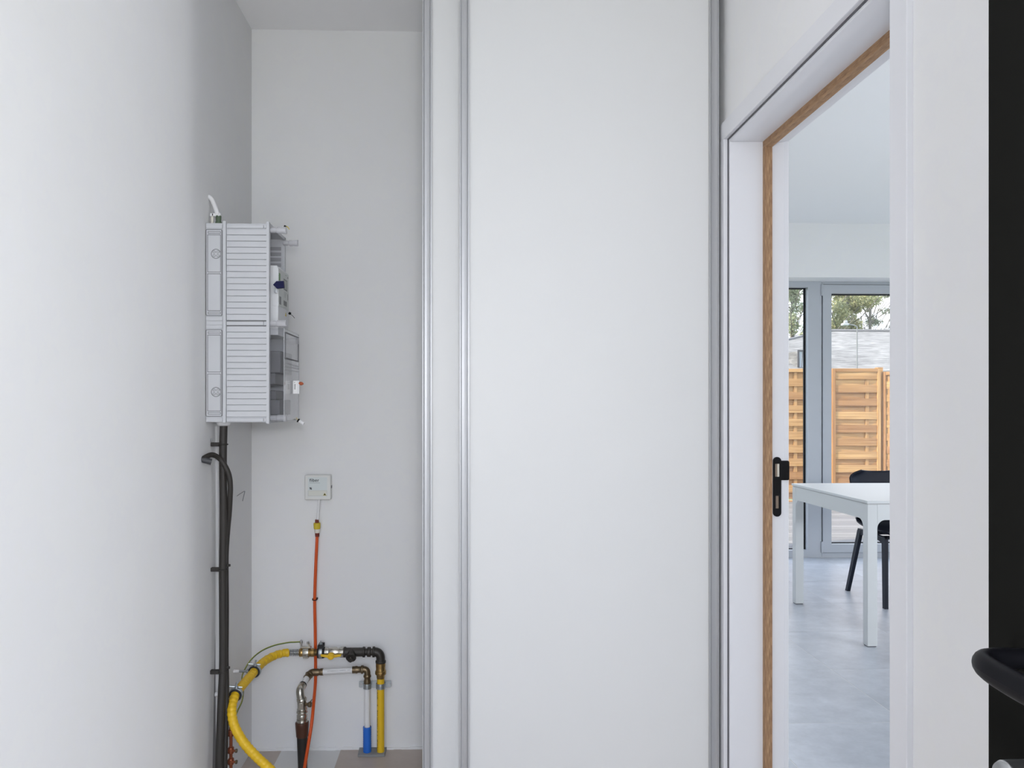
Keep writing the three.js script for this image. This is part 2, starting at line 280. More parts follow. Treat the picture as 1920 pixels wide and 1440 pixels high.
// ---------------------------------------------------------------- windows and terrace door
{
  const z0 = ZG, z1 = ZG - .075, ZP0 = ZG - .055;   // face of the frames, back of the frames, the panes
  function sides(w, X0, X1, Y0, Y1, x0, x1, y0, y1, za, zb, m, name) { // four bars between an outer and an inner rectangle
    for (const g of [bx(X0, x0, Y0, Y1, za, zb), bx(x1, X1, Y0, Y1, za, zb), bx(x0, x1, y1, Y1, za, zb), bx(x0, x1, Y0, y0, za, zb)]) part(w, name, g, m);
  }
  { // fixed light
    const w = struct('window_1', 'tall fixed window pane in a white frame, left of the terrace door'), x0 = 1.15, x1 = 2.945, gx0 = 1.235, gx1 = 2.836, gy0 = .058, gy1 = 2.2222;
    sides(w, x0, x1, -.03, 2.27, gx0, gx1, gy0, gy1, z0, z1, M.pvc, 'frame');
    sides(w, gx0 - .001, gx1 + .001, gy0 - .001, gy1 + .001, gx0 + .013, gx1 - .013, gy0 + .007, gy1 - .010, ZP0 + .008, ZP0 - .008, M.gasket, 'gasket');
    part(w, 'pane', bx(gx0 + .004, gx1 - .004, gy0 + .003, gy1 - .003, ZP0 + .003, ZP0 - .003), M.pane);
  }
  // outer frame and sash of the terrace door
  const d = struct('door_3', 'white glazed terrace door with hinges on its left');
  const X0 = 2.945, X1 = 4.02;
  part(d, 'frame', rb(X0, 2.9565, -.03, 2.27, z0 - .012, z1, .002), M.pvc); part(d, 'frame', rb(X1 - .012, X1, -.03, 2.27, z0 - .012, z1, .002), M.pvc);
  part(d, 'frame', rb(2.9565, X1 - .012, 2.2475, 2.27, z0 - .012, z1, .002), M.pvc); part(d, 'frame', rb(2.9565, X1 - .012, -.03, .036, z0 - .012, z1, .003), M.pvc);
  const a = 2.9605, b = X1 - .015, gx0 = 3.0317, gx1 = b - .075, gy0 = .106, gy1 = 2.174;
  sides(d, a, b, .0395, 2.2425, gx0, gx1, gy0, gy1, z0, z1 + .010, M.pvc, 'sash');
  sides(d, gx0 - .001, gx1 + .001, gy0 - .001, gy1 + .001, gx0 + .004, gx1 - .010, gy0 + .008, gy1 - .010, ZP0 + .008, ZP0 - .008, M.gasket, 'gasket');
  part(d, 'pane', bx(gx0 + .003, gx1 - .003, gy0 + .003, gy1 - .003, ZP0 + .003, ZP0 - .003), M.pane);
  for (const y of [2.1985, .085]) { const h = part(d, 'hinge', rod([2.950, y - .046, z0 + .003], [2.950, y + .046, z0 + .003], .0085, .0085, 14), M.pvc); part(h, 'hinge_plate', rb(2.947, 2.9625, y - .040, y + .040, z0 - .006, z0 + .004, .002), M.pvc); }
  // added fixed light beyond for more daylight, out of sight behind the door frame
  const w2 = struct('added_window_2', 'unseen wide fixed window added for daylight right of the terrace door');
  for (const g of [rb(X1, X1 + .06, -.03, 2.27, z0, z1, .003), rb(5.19, 5.25, -.03, 2.27, z0, z1, .003), rb(X1 + .06, 5.19, 2.2, 2.27, z0, z1, .003), rb(X1 + .06, 5.19, -.03, .06, z0, z1, .003)]) part(w2, 'frame', g, M.pvc);
  part(w2, 'pane', bx(X1 + .06, 5.19, .06, 2.2, ZG + .003, ZG - .003), M.pane);
  const w3 = struct('added_window_3', 'unseen wide window added for daylight in the side wall of the dining room');  // side window added out of view to bring in daylight
  for (const g of [rb(XE + .1, XE + .17, -.02, 2.3, -2.5, -2.56, .003), rb(XE + .1, XE + .17, -.02, 2.3, -5.34, -5.4, .003), rb(XE + .1, XE + .17, 2.24, 2.3, -2.56, -5.34, .003), rb(XE + .1, XE + .17, -.02, .06, -2.56, -5.34, .003)]) part(w3, 'frame', g, M.pvc);
  part(w3, 'pane', bx(XE + .13, XE + .136, +.06, 2.24, -2.56, -5.34), M.pane);
}
// ---------------------------------------------------------------- sliding wardrobe doors
{
  const stile = (x, z, flip) => { // aluminium profile seen from the front: lip, hollow web, bead, lip
    const pts = [[0, .0038], [.0028, .0038], [.0036, .0010], [.006, -.0010], [.013, -.0012], [.0185, -.0002], [.0205, .0012], [.0215, .0012], [.0222, -.0008], [.0232, .0014], [.0274, .0014], [.0274, -.030], [0, -.030]];
    const s = poly(pts.map(([a, b]) => [flip ? -a : a, b])); const g = extrude(s, 2.53); g.rotateX(-Math.PI / 2); // shape y -> -z, depth -> y
    const p = g.attributes.position; for (let i = 0; i < p.count; i++) p.setZ(i, -p.getZ(i)); if (true) { const n = g.attributes.normal; for (let i = 0; i < n.count; i++) n.setZ(i, -n.getZ(i)); const q = p.array, m = n.array; for (let i = 0; i < p.count; i += 3) for (let k = 0; k < 3; k++) { let t = q[i * 3 + 3 + k]; q[i * 3 + 3 + k] = q[i * 3 + 6 + k]; q[i * 3 + 6 + k] = t; t = m[i * 3 + 3 + k]; m[i * 3 + 3 + k] = m[i * 3 + 6 + k]; m[i * 3 + 6 + k] = t; } }
    return g.translate(x, .03, z);
  };
  const door = (x0, x1, zf, label) => {
    const t = thing('wardrobe_door', label, 'sliding door', 'sliding doors of the utility closet'); t.userData.kind = 'thing';
    part(t, 'panel', bx(x0 + .022, x1 - .022, .06, 2.53, zf - .006, zf - .022), M.lacquer);
    part(t, 'stile', stile(x0, zf, false), M.aluminium, 'silver aluminium edge profile'); part(t, 'stile', stile(x1, zf, true), M.aluminium, 'silver aluminium edge profile');
    part(t, 'rail', rb(x0 + .0274, x1 - .0274, .03, .085, zf + .001, zf - .029, .002), M.aluminium); part(t, 'rail', rb(x0 + .0274, x1 - .0274, 2.505, 2.56, zf + .001, zf - .029, .002), M.aluminium);
    part(t, 'brush_seal', bx(x1 - .0004, x1 + .0036, .03, 2.55, zf - .004, zf - .022), M.rubber, 'black strip put in as gap shade at the door edge');  // black strip stands in for the shaded gap beside the door
    return rebase(t);
  };
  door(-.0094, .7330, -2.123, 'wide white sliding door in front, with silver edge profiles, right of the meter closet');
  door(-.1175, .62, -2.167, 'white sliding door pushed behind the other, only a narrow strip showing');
  const tr = struct('trim_2', 'twin aluminium tracks of the sliding doors');
  part(tr, 'floor_track', [bx(XL, XR, -.001, .004, -2.115, -2.205), bx(XL, XR, .004, .022, -2.1365, -2.1395), bx(XL, XR, .004, .022, -2.1805, -2.1835)], M.aluminium);
  part(tr, 'ceiling_track', [bx(XL, XR, 2.59, CH, -2.11, -2.21), bx(XL, XR, 2.565, 2.59, -2.159, -2.1625)], M.aluminium);
}

// ---------------------------------------------------------------- electric meter box on the left wall
{
  const t = thing('meter_box', 'light grey ribbed meter box on the left wall, lower half under a clear cover', 'meter box');
  const Z0 = -2.23, Z1 = -2.43, X1 = -.574, Y0 = 1.195, Y1 = 1.785;
  const body = part(t, 'case', [bx(XL + .001, X1 - .01, Y0, Y1, Z0 - .006, Z0 - .010), bx(XL + .001, X1 - .004, Y0, Y1, Z1, Z1 + .006), bx(XL + .001, X1 - .004, Y1 - .005, Y1, Z0 - .008, Z1), bx(XL + .001, X1 - .004, Y0, Y0 + .005, Z0 - .008, Z1), bx(XL + .001, XL + .008, Y0, Y1, Z0 - .008, Z1), bx(XL + .001, X1 - .02, 1.4835, 1.4885, Z0 - .008, Z1)], M.boxGrey);
  part(t, 'front_rim', [bx(X1 - .008, X1, Y0 - .004, Y1 + .004, Z0 + .004, Z0 - .012), bx(X1 - .008, X1, Y0, Y1 + .002, Z1 - .004, Z1 + .008), bx(X1 - .008, X1, Y1 - .008, Y1 + .002, Z0 - .01, Z1), bx(X1 - .008, X1, Y0 - .002, Y0 + .008, Z0 - .01, Z1)], M.boxGrey);
  part(t, 'side_post', rb(-.7104, -.7010, Y0 - .002, Y1 + .006, Z0 + .004, Z0 - .008, .002), M.boxGrey);
  part(t, 'base_side', rb(XL + .001, -.711, Y0, Y1, Z0 - .002, Z0 - .008, .001), M.boxGrey);
  const X = (px) => XL + (px - 385) * .001567, Y = (py) => 1.7848 - (py - 418) * .0015775;    // measured on the side of the box
  // horizontal ribs
  const ribs = (ya, yb, n) => { const h = (ya - yb) / n; for (let i = 0; i < n; i++) { const top = ya - i * h, g = metric(extrude(poly([[0, 0], [.0052, .0012], [.0044, h - .0014], [0, h - .0006]]), .1165)); g.rotateY(-Math.PI / 2).translate(-.5835, top - h, Z0 - .0068); part(t, 'rib', g.clone(), M.boxGrey); } };
  // shape x runs towards the camera after the turn
  ribs(Y(428.5), Y(600.5), 15.4 | 0); ribs(Y(611), Y(782), 15);
  const strap = (py0, py1) => { part(t, 'joint_strap', [rb(-.7005, -.592, Y(py1), Y(py0), Z0 - .001, Z0 - .007, .0012), rb(-.590, -.5835, Y(py1), Y(py0), Z0, Z0 - .007, .0012)], M.boxGrey); };
  strap(421, 427); strap(602.5, 609.5); strap(784.5, 790.5);
  part(t, 'joint_line', [bx(-.7005, -.5835, Y(602.4), Y(600.8), Z0 - .004, Z0 - .0075), bx(-.7005, -.5835, Y(611), Y(609.6), Z0 - .004, Z0 - .0075)], M.boxLine);
  // cable-entry plates with knock-outs
  const frame = (px0, px1, py0, py1, w, z, r = .003) => { const s = roundRect(X(px0), Y(py1), X(px1) - X(px0), Y(py0) - Y(py1), r); s.holes.push(roundRect(X(px0) + w, Y(py1) + w, X(px1) - X(px0) - 2 * w, Y(py0) - Y(py1) - 2 * w, Math.max(.0004, r - w), THREE.Path)); return extrude(s, .0016).translate(0, 0, z); };
  const plate = (py0, py1, slots, rects, cy) => {
    const p = part(t, 'entry_plate', extrude(roundRect(X(386), Y(py1), X(416.5) - X(386), Y(py0) - Y(py1), .004), .003).translate(0, 0, Z0 - .0025), M.boxGrey);
    part(p, 'outline', [frame(386, 416.5, py0, py1, .0016, Z0 - .0004, .004), ...slots.map(([a, b]) => frame(390, 414, a, b, .0011, Z0 - .0004, .0008)), ...rects.map(([a, b]) => frame(389, 414.2, a, b, .0014, Z0 - .0004, .0008))], M.boxLine);
    const cx = X(405), c = Y(cy), k = [ring([cx, c, Z0 + .0006], [0, 0, 1], .0138, .0008)]; for (const sx of [-1, 1]) for (const sy of [-1, 1]) k.push(ring([cx + sx * .0055, c + sy * .0055, Z0 + .0006], [0, 0, 1], .0036, .0006, 16));
    part(p, 'knock_out', k, M.boxLine);
  };
  plate(430, 592, [[434, 438], [585, 589]], [[440, 510.5], [513, 583]], 476); plate(618, 781, [[622, 626], [773, 777]], [[628, 698], [701, 771]], 735);
  part(t, 'entry_band', [rb(X(386), X(417), Y(601), Y(594), Z0 + .0004, Z0 - .006, .0012), rb(X(386), X(417), Y(609), Y(602), Z0 - .0008, Z0 - .006, .0012), rb(X(386), X(417), Y(616), Y(610), Z0 + .0004, Z0 - .006, .0012), rb(X(386), X(417), Y(428), Y(420), Z0, Z0 - .006, .0012), rb(X(386), X(417), Y(791), Y(783), Z0, Z0 - .006, .0012)], M.boxGrey);
  // inside: ribbed far side and back
  const inner = []; for (let i = 0; i < 12; i++) inner.push(bx(-.66, X1 - .012, 1.755 - i * .0175, 1.755 - i * .0175 - .010, Z1 + .006, Z1 + .0095)); part(t, 'inner_rib', inner, std(lin(.36, .36, .38), .6));
  part(t, 'mounting_plate', bx(XL + .02, XL + .03, Y0 + .02, 1.47, Z0 - .02, Z1 + .01), M.boxGrey);
  part(t, 'fuse_carrier', [rb(-.68, -.546, 1.342, 1.408, Z0 - .022, Z1 + .03, .003), rb(-.68, -.562, 1.308, 1.342, Z0 - .022, Z1 + .05, .003)], M.darkGrey, 'dark grey fuse carrier behind the clear cover');
  part(t, 'terminal_block', [rb(-.67, -.548, 1.216, 1.262, Z0 - .022, Z1 + .04, .003), rb(-.66, -.560, 1.262, 1.290, Z0 - .024, Z1 + .08, .003)], M.darkGrey);
  // clear cover over the lower half
  const CX = -.5305, cy0 = 1.198, cy1 = 1.474;
  part(t, 'clear_cover', [bx(X1 + .001, CX, cy0, cy1, Z0 - .001, Z0 - .003), bx(CX - .002, CX, cy0, cy1, Z0 - .003, Z1 + .001), bx(X1 + .001, CX, cy0, cy1, Z1 + .003, Z1 + .001), bx(X1 + .001, CX - .002, cy1 - .002, cy1, Z0 - .003, Z1 + .003), bx(X1 + .001, CX - .002, cy0, cy0 + .002, Z0 - .003, Z1 + .003)], M.clear, 'clear plastic cover');
  part(t, 'cover_edge', [rod([CX - .0008, cy0, Z0 - .002], [CX - .0008, cy1, Z0 - .002], .0013, .0013, 8), rod([CX - .0008, cy0, Z1 + .002], [CX - .0008, cy1, Z1 + .002], .0013, .0013, 8), rod([CX - .0008, cy1, Z0 - .002], [CX - .0008, cy1, Z1 + .002], .0011, .0011, 8), rod([CX - .0008, cy0, Z0 - .002], [CX - .0008, cy0, Z1 + .002], .0011, .0011, 8)], M.frosted);
  part(t, 'inspection_flap', [bx(CX, CX + .003, 1.385, 1.388, Z0 - .012, Z1 + .012), bx(CX, CX + .002, 1.388, 1.462, Z0 - .012, Z0 - .0145), bx(CX, CX + .002, 1.388, 1.462, Z1 + .0145, Z1 + .012), bx(CX, CX + .003, 1.462, 1.464, Z0 - .012, Z1 + .012)], M.boxLine);
  part(t, 'cover_ridge', [0, 1, 2].map((i) => bx(CX, CX + .0015, 1.352 + i * .009, 1.355 + i * .009, Z0 - .004, Z1 + .004)), M.frosted);
  // turn-lock clips
  const clip = (y, z, x0 = X1) => { const c = part(t, 'cover_clip', lathe([x0, y, z], [x0 + .048, y, z], [[0, .006], [.05, .0085], [.3, .0085], [.34, .0075], [.4, .0075], [.44, .010], [.62, .010], [.66, .0092], [.95, .0108], [1, .0100], [1, 0]], 20), M.frosted, 'clear turn-lock clip'); return c; };
  clip(1.767, Z0 - .012); clip(1.4895, Z0 - .012); clip(1.2075, Z0 - .012); clip(1.767, Z1 + .014, -.578); clip(1.452, Z1 + .02, -.575);
  part(t, 'cable_gland', [lathe([-.724, Y0 - .012, -2.28], [-.724, Y0 + .002, -2.28], [[0, 0], [0, .016], [.5, .0205], [1, .0215]], 24)], M.meterWhite);
  rebase(t, { x: XL });
}
// the electricity meter that sits in the open half
{
  const t = thing('electricity_meter', 'white electricity meter with small display inside the open upper half of the meter box', 'meter');
  const z0 = -2.275, z1 = -2.408, xf = -.561;
  const s = poly([[-.74, 1.46], [xf, 1.46], [xf, 1.662], [xf - .004, 1.667], [-.74, 1.667]]);
  const g = metric(extrude(s, z0 - z1 - .004, { bevelEnabled: true, bevelSize: .002, bevelThickness: .002, bevelSegments: 2 })); g.translate(0, 0, z1 + .002);
  part(t, 'housing', g, M.meterWhite);
  part(t, 'terminal_cover', rb(-.70, xf + .0015, 1.492, 1.548, z0 + .001, z1 - .001, .002), M.meterWhite);
  const c = document.createElement('canvas'); c.width = 512; c.height = 640; const k = c.getContext('2d');
  k.fillStyle = '#cfd2cf'; k.fillRect(0, 0, 512, 640); k.fillStyle = '#5b8a4a'; k.fillRect(16, 70, 70, 130); k.fillStyle = '#777b78'; k.fillRect(250, 110, 190, 200); k.fillStyle = '#a9ada6'; k.fillRect(270, 132, 150, 150);
  k.fillStyle = '#9da19f'; for (let i = 0; i < 5; i++) k.fillRect(270, 340 + i * 22, 150 - i * 13, 8); k.fillStyle = '#6d706e'; k.fillRect(250, 500, 170, 90); k.fillStyle = '#7d807e'; k.fillRect(40, 470, 90, 140);
  k.fillStyle = '#6a6d6b'; k.fillRect(455, 350, 24, 110); k.fillRect(450, 40, 40, 22); k.fillStyle = '#8d908e'; k.fillRect(330, 30, 70, 8); k.fillRect(260, 610, 140, 8);
  const tex = new THREE.CanvasTexture(c); tex.colorSpace = THREE.SRGBColorSpace; tex.magFilter = THREE.LinearFilter;
  const lab = new THREE.BoxGeometry(.130, .112, .0012); lab.rotateY(Math.PI / 2).translate(xf + .0021, 1.604, (z0 + z1) / 2); part(t, 'face_label', lab, std(0xffffff, .5, 0, { map: tex }), 'printed face with display');
  part(t, 'warning_mark', metric(extrude(poly([[-.007, -.006], [.007, -.006], [0, .006]]), .001)).rotateY(Math.PI / 2).translate(xf + .0016, 1.532, -2.37), M.yellowCap);
  rebase(t, { x: xf - .1 });
}
{ // blue seal on the meter's edge
  const t = thing('padlock_seal', 'small dark blue plastic seal hanging at the edge of the electricity meter', 'seal');
  const s = poly([[-.570, 1.608], [-.561, 1.618], [-.541, 1.6185], [-.5395, 1.600], [-.560, 1.598]]); part(t, 'tag', metric(extrude(s, .010, { bevelEnabled: true, bevelSize: .001, bevelThickness: .001, bevelSegments: 2 })).translate(0, 0, -2.272), M.lockBlue);
  part(t, 'hasp', [tube([[-.568, 1.600, -2.268], [-.5685, 1.588, -2.268], [-.562, 1.585, -2.268], [-.561, 1.599, -2.268]], .0016, 30, 8), rod([-.5645, 1.586, -2.268], [-.5645, 1.595, -2.268], .0026, .0026, 10)], M.steel);
  rebase(t);
}
{ const t = thing('wire_seal', 'black and yellow sealing wire on the lower face of the electricity meter', 'seal');
  part(t, 'bead', lathe([-.555, 1.540, -2.393], [-.548, 1.536, -2.393], [[0, 0], [.1, .004], [.9, .004], [1, 0]], 12), M.black); part(t, 'wire', tube([[-.551, 1.537, -2.393], [-.543, 1.531, -2.393], [-.536, 1.523, -2.393]], .0009, 16, 6), M.black); rebase(t); }
{ const t = thing('wire_seal', 'yellow and black wire seal on the topmost clip of the meter box', 'seal');
  part(t, 'bead', lathe([-.534, 1.780, -2.242], [-.527, 1.777, -2.242], [[0, 0], [.1, .0032], [.9, .0032], [1, 0]], 12), M.black); part(t, 'wire', tube([[-.529, 1.779, -2.242], [-.523, 1.777, -2.242], [-.518, 1.770, -2.242]], .0013, 16, 6), M.yellowCap); rebase(t); }
{ const t = thing('wire_seal', 'white barrel seal hanging from the lower corner of the clear cover', 'seal');
  part(t, 'barrel', lathe([-.5245, 1.196, -2.400], [-.508, 1.186, -2.400], [[0, 0], [0, .006], [.92, .0062], [1, .005], [1, 0]], 16), M.whitePlastic); part(t, 'cap', lathe([-.5275, 1.198, -2.400], [-.5235, 1.1955, -2.400], [[0, 0], [0, .0062], [1, .0062], [1, 0]], 16), M.black); part(t, 'wire', tube([[-.5245, 1.196, -2.4], [-.530, 1.203, -2.4], [-.533, 1.207, -2.402]], .001, 14, 6), M.yellowCap); rebase(t); }
{ const t = thing('tag_seal', 'white printed tag with orange clip on the clear cover of the meter box', 'tag');
  const c = document.createElement('canvas'); c.width = 96; c.height = 256; const k = c.getContext('2d'); k.fillStyle = '#f2f2f0'; k.fillRect(0, 0, 96, 256); k.fillStyle = '#3a3a3c'; k.save(); k.translate(60, 175); k.rotate(-Math.PI / 2); k.font = 'bold 44px sans-serif'; k.fillText('09606', 0, 0); k.restore(); k.fillRect(20, 20, 30, 8);
  const tex = new THREE.CanvasTexture(c); tex.colorSpace = THREE.SRGBColorSpace; tex.magFilter = THREE.LinearFilter;
  part(t, 'tag', rb(-.5275, -.5075, 1.281, 1.322, -2.330, -2.338, .001), M.whitePlastic); part(t, 'print', new THREE.BoxGeometry(.012, .036, .0006).translate(-.5205, 1.301, -2.3297), std(0xffffff, .5, 0, { map: tex }));
  part(t, 'clip', lathe([-.5095, 1.314, -2.334], [-.4955, 1.312, -2.334], [[0, 0], [0, .0045], [.6, .0058], [1, .002], [1, 0]], 14), std(lin(.45, .10, .03), .5)); rebase(t); }

// cables at the top of the meter box
{ const t = thing('white_cable', 'white sheathed cable coming out of the wall above the meter box', 'cable');
  part(t, 'sheath', tube([[XL - .004, 1.872, -2.262], [-.7545, 1.864, -2.26], [-.7455, 1.846, -2.26], [-.7375, 1.822, -2.26], [-.735, 1.806, -2.26]], .0065, 50, 14), M.whitePlastic);
  part(t, 'gland', lathe([-.733, 1.786, -2.26], [-.733, 1.815, -2.26], [[0, .009], [.3, .0095], [.34, .0075], [.9, .0085], [1, .006]], 18), std(lin(.09, .13, .08), .5), 'dark green gland'); part(t, 'cap', lathe([-.7325, 1.812, -2.256], [-.727, 1.820, -2.256], [[0, 0], [0, .0048], [1, .004], [1, 0]], 14), M.whitePlastic); rebase(t); }
{ const t = thing('cable_label', 'small white label tag with a black mark on a stub above the meter box', 'tag');
  part(t, 'flag', rb(-.756, -.7385, 1.8105, 1.8195, -2.252, -2.2545, .0008), M.whitePlastic); part(t, 'mark', bx(-.7495, -.747, 1.812, 1.818, -2.2512, -2.2522), M.black); part(t, 'stub', rod([-.7505, 1.7865, -2.256], [-.7505, 1.810, -2.256], .0042, .0042, 14), M.cream); rebase(t); }
// black supply cables
{ const t = thing('black_power_cable', 'thick black power cable rising along the left wall into the meter box', 'cable');
  part(t, 'sheath', tube([[-.724, 1.190, -2.28], [-.7262, 1.084, -2.28], [-.7247, .922, -2.28], [-.7262, .76, -2.28], [-.7262, .616, -2.28], [-.7247, .456, -2.275], [-.7255, .349, -2.262], [-.7262, .17, -2.245], [-.7262, -.001, -2.245]], .0115, 120, 16), M.cable);
  for (const [y, w] of [[1.127, M.steel], [.7488, M.cable], [.4406, M.cable]]) { const z = y < .5 ? -2.276 : -2.281, c = part(t, 'cable_clip', [rb(XL, -.735, y - .006, y + .006, z - .007, z + .007, .002), ring([-.7255, y, z], [0, 1, 0], .0125, .0022), rod([-.714, y + .012, z], [-.7045, y + .012, z], .0042, .0038, 12)].slice(0, y > 1 ? 2 : 3), M.cable); if (y > 1) part(c, 'nail_head', rod([XL + .002, y + .012, z + .006], [-.7575, y + .012, z + .006], .006, .006, 12), w); }
  rebase(t); }
{ const t = thing('black_branch_cable', 'thinner black cable arching from a wall hole and running down beside the thick one', 'cable');
  part(t, 'sheath', tube([[XL - .008, 1.083, -2.203], [-.7595, 1.0895, -2.205], [-.7452, 1.0985, -2.235], [-.7320, 1.0865, -2.262], [-.718, 1.066, -2.268], [-.706, 1.036, -2.272], [-.7025, 1.0, -2.275], [-.7055, .960, -2.281], [-.7115, .915, -2.2925], [-.7190, .86, -2.3005], [-.7240, .78, -2.3025], [-.7230, .62, -2.3015], [-.7228, .48, -2.298], [-.7180, .40, -2.287], [-.7150, .30, -2.274], [-.7148, .17, -2.262], [-.7148, 0, -2.262]], .0078, 200, 14), M.cable); rebase(t); }
{ const t = thing('corrugated_conduit', 'short grey corrugated conduit end sticking out of the left wall', 'conduit');
  const p0 = [XL - .004, 1.088, -2.203], p1 = [-.738, 1.079, -2.212], prof = [[0, 0]]; for (let i = 0; i <= 9; i++) prof.push([i / 9, .0082], [Math.min(1, i / 9 + .055), .0098]); prof.push([1, .0065], [.9, 0]); part(t, 'sleeve', lathe(p0, p1, prof, 20), M.conduit); rebase(t); }
{ const t = thing('loose_wire', 'thin grey wire end curling out of the left wall near the corner', 'wire'); part(t, 'strand', tube([[XL - .002, .938, -2.532], [-.7555, .947, -2.570], [-.754, .949, -2.60], [-.757, .940, -2.607], [XL + .001, .915, -2.60]], .0011, 40, 6), M.midGrey); rebase(t); }
{ const t = thing('copper_earth_rod', 'dull copper earthing pipe with clamps behind the yellow hose', 'earth rod');
  part(t, 'pipe', rod([-.7085, .0, -2.30], [-.7085, .262, -2.30], .0048, .0048, 14), M.copper);
  for (const y of [.245, .158, .192]) { const c = part(t, 'clamp', [hexNut([-.7085, y - .009, -2.30], [-.7085, y + .009, -2.30], .0095), rod([-.722, y, -2.296], [-.694, y, -2.296], .0036, .0036, 10)], M.copper); part(c, 'bolt', hexNut([-.694, y, -2.296], [-.688, y, -2.296], .0058), M.bronze); } rebase(t); }

// ---------------------------------------------------------------- fibre outlet and its duct
{ const t = thing('fiber_outlet', 'square white fibre wall box with printed label on the closet wall', 'wall box');
  const zf = -2.688; part(t, 'housing', rb(-.5665, -.4735, .9075, .9965, ZB, zf + .002, .004, 3), std(lin(.73, .73, .70), .45));
  const c = document.createElement('canvas'); c.width = c.height = 512; const k = c.getContext('2d'); k.fillStyle = '#dcdedb'; k.fillRect(0, 0, 512, 512); k.fillStyle = '#d3dad9'; k.fillRect(30, 20, 452, 310);
  k.fillStyle = '#3d4347'; k.font = 'bold 100px sans-serif'; k.fillText('fiber', 58, 128); k.fillStyle = '#8b9294'; k.fillRect(62, 152, 250, 7);
  k.strokeStyle = '#4b5053'; k.lineWidth = 11; for (const [a, b, d, e] of [[62, 262, 116, 316], [116, 262, 62, 316], [60, 276, 102, 318], [76, 260, 118, 302]]) { k.beginPath(); k.moveTo(a, b); k.lineTo(d, e); k.stroke(); }
  k.strokeStyle = '#a9a9a3'; k.lineWidth = 5; k.strokeRect(28, 344, 456, 128); k.fillStyle = '#d8d9d0'; k.fillRect(31, 347, 450, 122);
  k.fillStyle = '#c9b94a'; k.beginPath(); k.moveTo(388, 462); k.lineTo(470, 462); k.lineTo(429, 396); k.fill(); k.fillStyle = '#25261f'; k.beginPath(); k.moveTo(402, 454); k.lineTo(456, 454); k.lineTo(429, 408); k.fill();
  const tex = new THREE.CanvasTexture(c); tex.colorSpace = THREE.SRGBColorSpace; tex.magFilter = THREE.LinearFilter;
  part(t, 'label', new THREE.BoxGeometry(.075, .075, .0008).translate(-.520, .9535, zf + .0022), std(0xffffff, .5, 0, { map: tex }), 'printed label reading fiber');
  part(t, 'seam', bx(-.4738, -.4730, .948, .958, ZB + .003, zf - .004), M.boxLine); part(t, 'seam', bx(-.5670, -.5662, .948, .958, ZB + .003, zf - .004), M.boxLine);
  rebase(t); }
{ const t = thing('fiber_cable', 'thin white fibre cable dropping from the wall box', 'cable'); part(t, 'sheath', tube([[-.5165, .910, -2.698], [-.5185, .88, -2.698], [-.5215, .835, -2.696], [-.5225, .822, -2.695]], .0043, 30, 10), M.whitePlastic); rebase(t); }
{ const t = thing('orange_duct', 'thin orange fibre duct hanging down the closet wall to the floor', 'duct');
  part(t, 'tube', tube([[-.5232, .782, -2.695], [-.5255, .73, -2.695], [-.5285, .6716, -2.696], [-.5329, .5464, -2.699], [-.5320, .4404, -2.703], [-.5315, .3525, -2.706], [-.5312, .300, -2.706], [-.5275, .252, -2.683], [-.5195, .215, -2.615], [-.5160, .18, -2.575], [-.5175, .141, -2.551], [-.525, .085, -2.538], [-.5337, .024, -2.529], [-.536, .001, -2.526]], .0056, 180, 12), M.orange);
  part(t, 'cap', lathe([-.5235, .802, -2.695], [-.5240, .8245, -2.695], [[0, .0105], [.12, .0118], [.75, .0125], [1, .0118], [1, 0]], 24), M.yellowCap, 'yellow seal cap');
  part(t, 'collar', lathe([-.5232, .7885, -2.695], [-.5235, .802, -2.695], [[0, .0095], [.4, .0102], [1, .0102]], 24), M.cream); part(t, 'neck', rod([-.5240, .8245, -2.695], [-.5243, .836, -2.695], .0068, .0062, 18), M.redBrown, 'dark red neck'); part(t, 'neck', rod([-.5230, .775, -2.695], [-.5232, .789, -2.695], .0075, .008, 18), M.redBrown, 'dark red neck');
  part(t, 'clip', [ring([-.5329, .5464, -2.700], [0, 1, 0], .0066, .0016), bx(-.5425, -.5365, .5445, .550, ZB, -2.700), bx(-.5290, -.5240, .5465, .552, ZB, -2.700)], M.black); rebase(t); }

